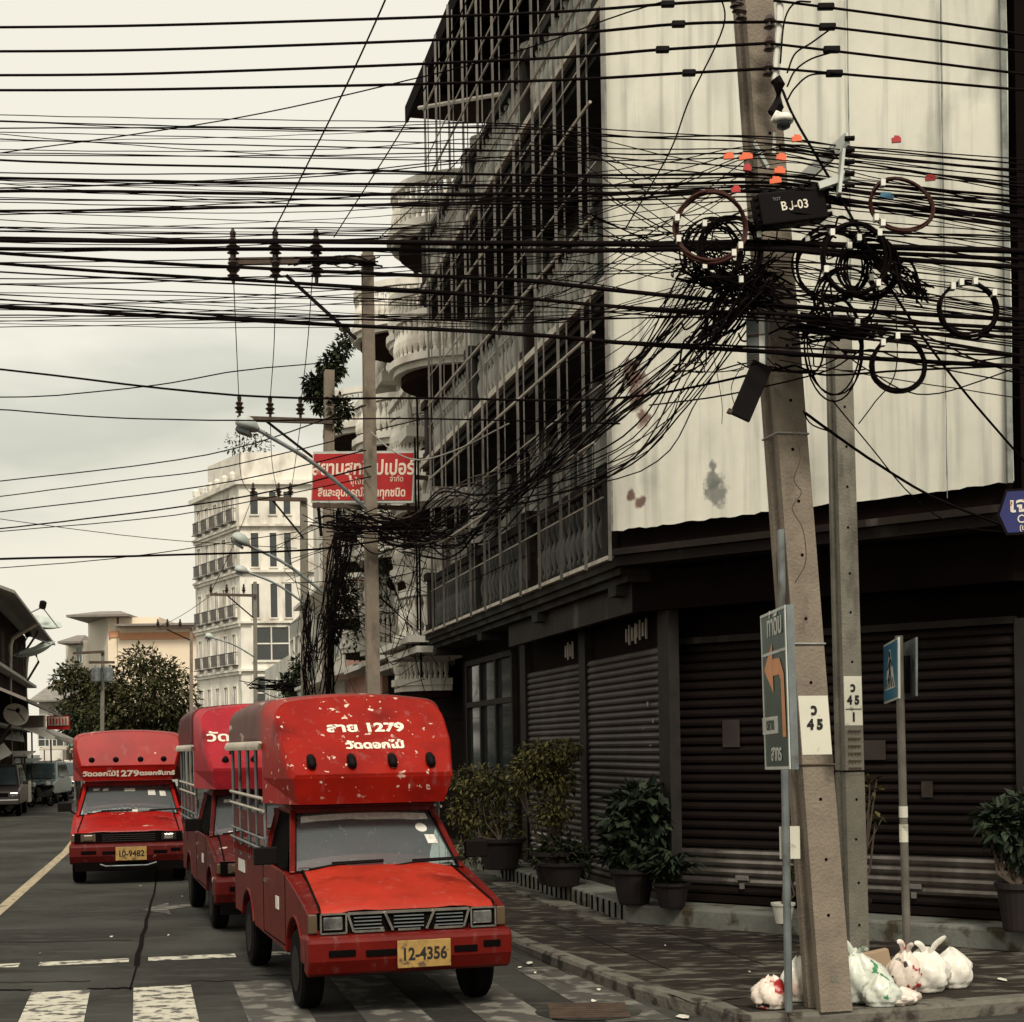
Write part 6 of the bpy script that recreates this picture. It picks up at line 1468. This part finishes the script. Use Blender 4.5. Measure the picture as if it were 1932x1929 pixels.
lamp((447, 798), (488, 812), (690, 958), 28.6, 'street lamp on a long arm from the tallest power pole', 1.0)
lamp((440, 1012), (470, 1030), (612, 1120), 37.5, 'second street lamp, below and behind the first, against the hotel', 1.0)
lamp((444, 1075), (468, 1080), (576, 1140), 49.5, 'third street lamp with its arm from the third pole', 1.0)
lamp((388, 1200), (402, 1204), (480, 1240), 71.5, 'small distant street lamp in front of the lower hotel windows', 1.0)
# ------------------------------------------------------------------ red billboard
bb = empty('billboard', at(685, 952, 33), 'red billboard with pale Thai lettering behind the tallest power pole', 'billboard')
a, b, c_, d = at(588, 852, 30.6), at(781, 850, 29.9), at(781, 950, 29.9), at(588, 948, 30.6)
xv = (b-a).normalized(); BM = frame((a+b+c_+d)/4, xv, Z) @ Matrix.Scale(.92, 4); bw = (b-a).length/.92; bh = (a-d).length/.92
mb = MB(BM); mb.box((0, 0, -.06), (bw, bh, .10)); W(mb, 'frame', 'sign_frame', bb)
mb = MB(BM); mb.box((0, 0, -.003), (bw-.06, bh-.10, .012)); bf = W(mb, 'sign_face', 'sign_red', bb)
text('lettering', 'สยามสุทธิเปเปอร์', .40, BM @ Matrix.Translation((0, .17, .006)), 'sign_letter', bf, bold=.010, sx=.86)
text('lettering', 'จำกัด', .16, BM @ Matrix.Translation((.78, -.05, .006)), 'sign_letter', bf, sx=.9)
text('lettering', 'จุใจญ', .18, BM @ Matrix.Translation((-.05, -.10, .006)), 'sign_letter', bf, sx=1.1)
text('lettering', 'สีและอุปกรณ์สีพ่นทุกชนิด', .235, BM @ Matrix.Translation((0, -.33, .006)), 'sign_letter', bf, bold=.006, sx=.84)
mb = MB()
for u in (600, 770):
    mb.bar(at(u, 950, 30.5), at(u+6, 1010, 31.6), .06)
mb.bar(at(590, 954, 30.5), at(800, 960, 30.3), .08); mb.bar(at(778, 900, 30.2), at(838, 905, 31.5), .08); W(mb, 'bracket', 'rusty', bb)
# ------------------------------------------------------------------ cables
def Ys(Y, n):
    if not isinstance(Y, (tuple, list)): return [Y]*n
    if len(Y) == n: return list(Y)
    return [Y[0]+(Y[-1]-Y[0])*i/(n-1) for i in range(n)]
def cable(uvs, Y, th, lab, group=None, m='cable', wig=0, nseg=7, name='overhead_cable', tension=True):
    ys = Ys(Y, len(uvs)); pts = [at(u, v, y) for (u, v), y in zip(uvs, ys)]
    pts = spline(pts, nseg)
    if wig: pts = [p+Vector((0, random.uniform(-wig, wig), random.uniform(-wig, wig)))*p.y/F for p in pts]
    mb = MB(); ym = sum(ys)/len(ys); mb.tube(pts, [th*p.y/F/2 for p in pts] if abs(ys[0]-ys[-1]) > 14 else th*ym/F/2, 5)
    return tag(mb.build(name, m, smooth=True), lab, 'cable', group)
GT = 'four heavy power lines across the top'
for i, (l, r) in enumerate((([(-120, 53), (300, 48), (966, 27), (1260, 8), (1400, 0)], [(1460, 2), (1488, 5), (1700, 33), (2060, 84)]), ([(-120, 98), (300, 94), (983, 69), (1280, 46), (1450, 42)], [(1452, 42), (1483, 43), (1700, 68), (2060, 116)]), ([(-120, 143), (300, 139), (983, 113), (1250, 94), (1452, 82)], [(1452, 82), (1483, 86), (1700, 112), (2060, 156)]), ([(-120, 171), (300, 169), (983, 154), (1300, 138), (1450, 130)], [(1450, 130), (1480, 131), (1700, 150), (2060, 182)]))):
    nm = ['topmost', 'second', 'third', 'fourth'][i]
    cable(l, (14, 13.4, 12.4, 11.8, 11.5), 5.6, nm+' heavy power line from the top, running left from the foreground pole', None)
    cable(r, (11.5, 11.45, 11.3, 11.2), 5.2, nm+' heavy power line from the top, running right over the white sheeting', None)
    v = l[-2][1]; mb = MB(); q = at(l[-2][0], v, 11.75); mb.box(q, (.10, .05, .045)); tag(mb.build('cable_clamp', 'black_plastic', bevel=.01), 'black connector clamped on a heavy power line near the foreground pole', 'clamp', 'line connectors')
    q = at(r[1][0]+70+i*8, r[1][1]+8, 11.4); mb = MB(); mb.box(q, (.12, .05, .045)); tag(mb.build('cable_clamp', 'black_plastic', bevel=.01), 'black connector clamped on a heavy power line near the foreground pole', 'clamp', 'line connectors')
    cable([(1485, 112+i*26), (1500, 70+i*32), (1530, 52+i*30), (1558+i*8, 14+i*42)][:4] if i else [(1472, 120), (1480, 40), (1500, 6), (1530, 4)], 11.42, 3.6, 'thin black jumper wire looping from the foreground pole to a heavy power line', 'jumper wires')
mass = [(216, 234, 262, 300, 2.2), (229, 252, 258, 310, 3), (243, 243, 270, 325, 3), (249, 274, 283, 335, 2.2), (260, 285, 292, 345, 3), (288, 304, 300, 352, 2.4), (300, 331, 330, 372, 5), (324, 331, 336, 380, 3), (334, 351, 345, 388, 6), (345, 356, 350, 400, 2.2), (362, 366, 362, 410, 7), (375, 377, 372, 415, 3), (372, 392, 380, 425, 2.2), (398, 385, 360, 430, 5), (400, 428, 398, 440, 2), (405, 380, 352, 420, 3), (427, 432, 420, 452, 2.4), (436, 449, 435, 455, 3), (449, 460, 458, 475, 11), (455, 460, 466, 490, 8), (470, 474, 470, 505, 9), (473, 529, 575, 604, 8), (493, 562, 592, 620, 7), (511, 562, 600, 628, 4), (534, 575, 606, 640, 3), (562, 632, 655, 672, 4), (577, 630, 664, 692, 8), (585, 600, 600, 640, 2.2), (595, 604, 590, 650, 3), (608, 590, 575, 600, 2), (618, 600, 560, 560, 2)]
def word(th): return 'thick' if th > 6 else 'medium' if th > 3.4 else 'thin'
def band(v): return 'upper' if v < 330 else 'middle' if v < 500 else 'lower'
for i, (a, b, c_, d, th) in enumerate(mass):
    y0 = random.uniform(12.6, 15.5); e = random.uniform(11.05, 11.35); v3 = (b+c_)/2+random.uniform(0, 5)
    g_ = '%s cables in the %s part of the dense bundle' % (word(th), band(a))
    uvs = [(-160, a-(b-a)*.12), (200, a+(b-a)*.28+random.uniform(-2, 3)), (600, a+(b-a)*.66+random.uniform(-2, 3)), (966, b), (1200, v3), (1440, c_), (1620, c_+(d-c_)*.42), (2080, d+(d-c_)*.30)]
    cable(uvs, (y0, y0*.98, y0*.95, 12.4, 11.9, e, 11.1, 10.9), th, '%s black cable crossing the street in the %s part of the dense bundle' % (word(th), band(a)), g_, wig=.5, nseg=5)
for i in range(42):      # finer service wires woven into the bundle
    va = random.uniform(215, 610); cross = random.uniform(-70, 70); vb = min(610, max(240, va+cross)); vc = random.uniform(270, 600); vd = min(640, vc+random.uniform(20, 110)); sag = random.uniform(0, 16)
    th = random.choice((1.6, 2, 2, 2.6)); y0 = random.uniform(12.4, 17)
    g_ = 'fine wires woven through the dense bundle'
    cable([(-160, va), (250, va+(vb-va)*.3+sag), (640, va+(vb-va)*.65+sag), (1000, vb), (1240, (vb+vc)/2+4), (1445, vc), (1640, vc+(vd-vc)*.4), (2080, vd+30)], (y0, y0*.98, y0*.95, 12.6, 12, 11.2, 11.1, 10.9), th, 'fine black wire woven at a slight slant through the dense bundle', g_, wig=.9, nseg=5)
for i in range(16):      # extra lines leaving the pole on the right only
    vc = random.choice((random.uniform(250, 360), random.uniform(425, 470), random.uniform(560, 690))); vd = vc+random.uniform(15, 110)
    cable([(1470, vc), (1640, vc+(vd-vc)*.35+3), (1932, vd), (2100, vd+18)], (11.25, 11.0, 10.85, 10.8), random.choice((2.2, 3, 4, 5)), 'black cable fanning right from the foreground pole over the white sheeting', 'cables right of the foreground pole', wig=.8)
# fan of service cables sweeping down from the pole to the next one
for i in range(42):
    f = i/41; u0 = 1296+120*f+random.uniform(-16, 14); v0 = 500+90*f+random.uniform(-20, 24); um = 1060+140*f+random.uniform(-45, 45); vm = 800+40*f+random.uniform(-85, 65)
    ue = 860+random.uniform(-40, 60); ve = 985+random.uniform(-75, 70); th = random.choice((1.8, 2.2, 2.6, 3.4))
    uvs = [(min(u0, 1440), v0), ((u0+um)/2+12, (v0+vm)/2+8), (um, vm), (ue+90, (vm+ve)/2+random.uniform(20, 48)), (ue, ve), (760, 1008+random.uniform(-34, 34))]; yy = [11.4, 13, 16, 21, 25, 28.2]
    if i % 2: uvs.append((640+random.uniform(-25, 25), 985+random.uniform(-16, 26))); yy.append(36)
    cable(uvs, tuple(yy), th, 'black service cable in the fan sweeping down to the tallest power pole', 'fan of service cables', m='cable' if i % 7 else 'rusty', wig=1.4, nseg=6)
single = [([(-100, 690), (0, 697), (444, 746), (812, 752), (1174, 751), (1500, 690)], (15, 14.6, 13.6, 12.9, 12.2, 11.5), 4.4, 'black cable crossing alone beneath the bundle, above the street lamp'),
 ([(-100, 748), (80, 748), (300, 726), (450, 700), (620, 684)], (30, 30, 30, 31, 36), 2.4, 'wavy thin wire rising to the round balconies'),
 ([(-100, 768), (0, 773), (200, 788), (480, 794), (760, 790), (1170, 800)], (17, 16, 16, 15, 14, 13), 2.8, 'sagging thin cable passing just above the first street lamp'),
 ([(-100, 920), (0, 908), (250, 880), (450, 845), (690, 765)], (34, 34, 33, 31, 28.7), 2.4, 'upper of the thin cables slanting up to the crossarm poles'),
 ([(-100, 950), (0, 937), (250, 905), (430, 880), (800, 790)], (34, 34, 33, 31, 29), 2.2, 'thin cable just under the upper slanting one'),
 ([(-100, 978), (0, 966), (300, 930), (480, 900), (690, 850)], (36, 35, 33, 31, 28.7), 2.4, 'thin cable slanting past the hotel roof corner'),
 ([(-100, 1006), (0, 998), (300, 962), (500, 930), (700, 880)], (36, 35, 33, 31, 28.7), 3.0, 'cable slanting across the top hotel windows'),
 ([(-100, 1010), (0, 1003), (300, 976), (480, 945), (700, 900)], (36, 35, 33, 31, 28.7), 2.0, 'very thin wire just below the cable on the top hotel windows'),
 ([(-100, 1062), (0, 1055), (300, 1048), (600, 1036), (820, 1004)], (24, 24, 25, 27, 28.6), 4.2, 'stout cable running straight across the middle of the hotel'),
 ([(-100, 1078), (0, 1072), (250, 1050), (560, 1004)], (40, 40, 40, 42), 1.8, 'faint wire crossing under the stout hotel cable'),
 ([(-100, 965), (150, 1000), (330, 1020), (560, 1035)], (48, 48, 48, 50), 1.4, 'faint descending wire crossing the slanting cables'),
 ([(1250, 4), (1165, 30), (1000, 90), (815, 141), (430, 226), (0, 289), (-120, 306)], (11.8, 12, 12.6, 13, 14, 15, 15.5), 2.6, 'long slanting wire rising across the upper sky to the right'),
 ([(735, -30), (727, 0), (640, 190), (515, 440)], (20, 21, 24, 28.6), 3.4, 'steep overhead line climbing from the middle insulator out of the top'),
 ([(900, -30), (882, 0), (770, 225), (630, 448)], (20, 21, 24, 28.6), 2.8, 'steep overhead line just right of the climbing middle one'),
 ([(1180, -30), (1000, 160), (800, 370), (709, 455)], (20, 22, 25, 28.6), 2.2, 'fainter steep line crossing in front of the iron grille'),
 ([(440, 512), (446, 650), (451, 762)], (28.7, 33, 37.6), 1.8, 'left vertical wire hanging between the two insulator rows'),
 ([(520, 512), (517, 650), (509, 764)], (28.7, 33, 37.6), 1.8, 'middle vertical wire hanging between the two insulator rows'),
 ([(590, 512), (580, 650), (567, 766)], (28.7, 33, 37.6), 1.8, 'right vertical wire hanging between the two insulator rows'),
 ([(452, 800), (455, 900), (478, 938)], (37.6, 44, 49.6), 1.3, 'left thin wire dropping in front of the hotel'),
 ([(510, 800), (514, 880), (526, 938)], (37.6, 44, 49.6), 1.3, 'middle thin wire dropping in front of the hotel'),
 ([(567, 800), (556, 880), (548, 938)], (37.6, 44, 49.6), 1.3, 'right thin wire dropping in front of the hotel'),
 ([(474, 945), (440, 1030), (398, 1118)], (50, 60, 72), 1.2, 'faint wire from the third pole down to the slim pole'),
 ([(398, 1124), (345, 1160), (298, 1184)], (72, 76, 80), 1.0, 'faint wire from the slim pole to the distant one'),
 ([(1355, -20), (1365, 50), (1300, 190), (1262, 290), (1180, 432)], (11.7, 11.7, 12.2, 12.6, 13.2), 3.2, 'twisted wire hanging down in front of the white sheeting'),
 ([(1476, 170), (1500, 225), (1570, 345), (1640, 470), (1690, 560), (1800, 715), (1945, 885)], (11.4, 11.3, 11.1, 11.0, 11.0, 12, 13.4), 5.2, 'thick stay cable slanting steeply down to the right across the coils'),
 ([(1520, 780), (1568, 815), (1650, 872), (1760, 938), (1900, 995)], (11.5, 11.8, 12.5, 13, 13.8), 5.4, 'thick cable sloping down to the street name sign'),
 ([(1570, 755), (1640, 840), (1720, 935), (1800, 990), (1900, 1005)], (11.5, 12, 12.6, 13.2, 13.8), 2.6, 'thinner cable crossing the thick one towards the street name sign'),
 ([(1515, 775), (1530, 800), (1568, 816)], 11.5, 3.0, 'short loop of wire between the two concrete poles'),
 ([(1225, 765), (1330, 752), (1420, 735), (1560, 700), (1640, 660), (1750, 690), (1932, 670)], (14, 12, 11.4, 11.4, 11.6, 11.4, 11.2), 3.2, 'wire passing low across both concrete poles'),
 ([(1690, 575), (1690, 700), (1650, 760), (1620, 800)], 11.6, 2.4, 'loose wire end dropping past the lowest coil'),
 ([(1640, 580), (1760, 640), (1870, 690), (2050, 740)], 11.0, 3.0, 'cable sagging from the shorter pole towards the lower right'),
 ([(1560, 640), (1640, 700), (1750, 745), (1932, 690)], (11.5, 11.4, 11.4, 11.4), 2.8, 'deep sagging wire beneath the lowest coil'),
 ([(1500, 690), (1560, 708), (1700, 700), (1932, 690), (2050, 688)], 11.4, 4.4, 'straight heavy cable low across the white sheeting'),
 ([(1400, 690), (1380, 730), (1388, 770), (1402, 790)], 11.6, 1.6, 'fine curly wire end dangling beside the black board'),
 ([(1340, 640), (1350, 690), (1362, 760), (1362, 800)], 11.8, 1.4, 'fine wire end dangling over the white sheeting'),
 ([(1495, 800), (1510, 860), (1498, 905), (1512, 930), (1495, 960), (1515, 1000), (1520, 1060), (1500, 1100)], 11.45, 2.0, 'thin brown wire wriggling down the face of the foreground pole'),
 ([(1215, 1000), (1020, 1040), (880, 1100)], (19, 21, 24), 2.0, 'slack wire drooping in front of the lowest balcony'),
 ([(700, 815), (740, 850), (790, 868), (860, 850), (960, 800)], (28.6, 28, 27, 25, 22), 3.0, 'pale cable drooping from the tallest power pole over the billboard'),
]
for uv, y, th, lab in single: cable(uv, y, th, lab, None, m='cable_pale' if 'pale cable' in lab else 'rusty' if 'brown wire' in lab else 'cable', wig=.3)
# jumble of wires between the coils at the pole
for i in range(46):
    u0 = random.uniform(1290, 1640); v0 = random.uniform(400, 700); a_ = random.uniform(0, PI); l = random.uniform(60, 170); b_ = random.uniform(-50, 50)
    uv = [(u0, v0), (u0+l*.35*math.cos(a_)+b_*.4, v0+l*.35*math.sin(a_)*.6-b_*.5), (u0+l*.7*math.cos(a_)+b_, v0+l*.6*math.sin(a_)), (u0+l*math.cos(a_), v0+l*.5*math.sin(a_)+b_*.5)]
    uv = [(max(1270, min(1700, u)), max(390, min(700, v))) for u, v in uv]
    cable(uv, random.uniform(11.05, 11.6), random.choice((2.2, 3, 4)), 'short tangled wire curling among the coils at the foreground pole', 'short tangled wires at the foreground pole', name='tangled_wire', nseg=5)
# heaps of bundled cable on the poles
def heap(root_lab, uvr, Y, n, th, cat='cable bundle', m='cable'):
    mb = MB()
    for i in range(n):
        pts = []
        k = random.randint(3, 5)
        for j in range(k):
            f = j/(k-1); u = uvr[0]+(uvr[2]-uvr[0])*f+random.gauss(0, uvr[4]); v = uvr[1]+(uvr[3]-uvr[1])*f+random.gauss(0, uvr[5]); pts.append(at(u, v, Y+random.uniform(-.25, .25)))
        mb.tube(spline(pts, 5), th*Y/F/2*random.uniform(.6, 1.3), 4)
    return tag(mb.build('cable_bundle', m), root_lab, cat, kind='stuff')
heap('dense knot of cables strapped to the foreground pole below the coils', (1300, 500, 1470, 560, 22, 24), 11.3, 30, 4)
heap('rope of cables gathered against the left face of the foreground pole', (1330, 640, 1450, 520, 12, 22), 11.25, 26, 4)
heap('thick knot of cables on top of the shorter concrete pole', (1500, 620, 1650, 625, 12, 12), 11.5, 26, 4)
heap('black mass of cable slack right of the coils', (1640, 480, 1745, 560, 10, 12), 11.1, 22, 4)
heap('cable slack hanging down the second power pole', (640, 985, 614, 1310, 9, 26), 37.2, 22, 2.4)
heap('cable slack hanging in a slanting rope between the second and third poles', (664, 1000, 592, 1240, 7, 30), 36.5, 15, 2.2)
heap('cable slack around the third power pole', (582, 1130, 580, 1310, 9, 24), 48, 22, 2)
heap('cable slack bunched at the tallest power pole below the billboard', (630, 985, 815, 1008, 22, 16), 28.4, 34, 2.2)
heap('loose wires scribbled across the white balconies', (610, 1060, 810, 1190, 60, 80), 30, 34, 1.4)
heap('bunch of cables along the crossarm of the tallest power pole', (560, 492, 700, 496, 10, 5), 28.5, 14, 3)
heap('cable slack drooping before the hotel entrance', (480, 1290, 600, 1296, 14, 8), 60, 14, 2.0)
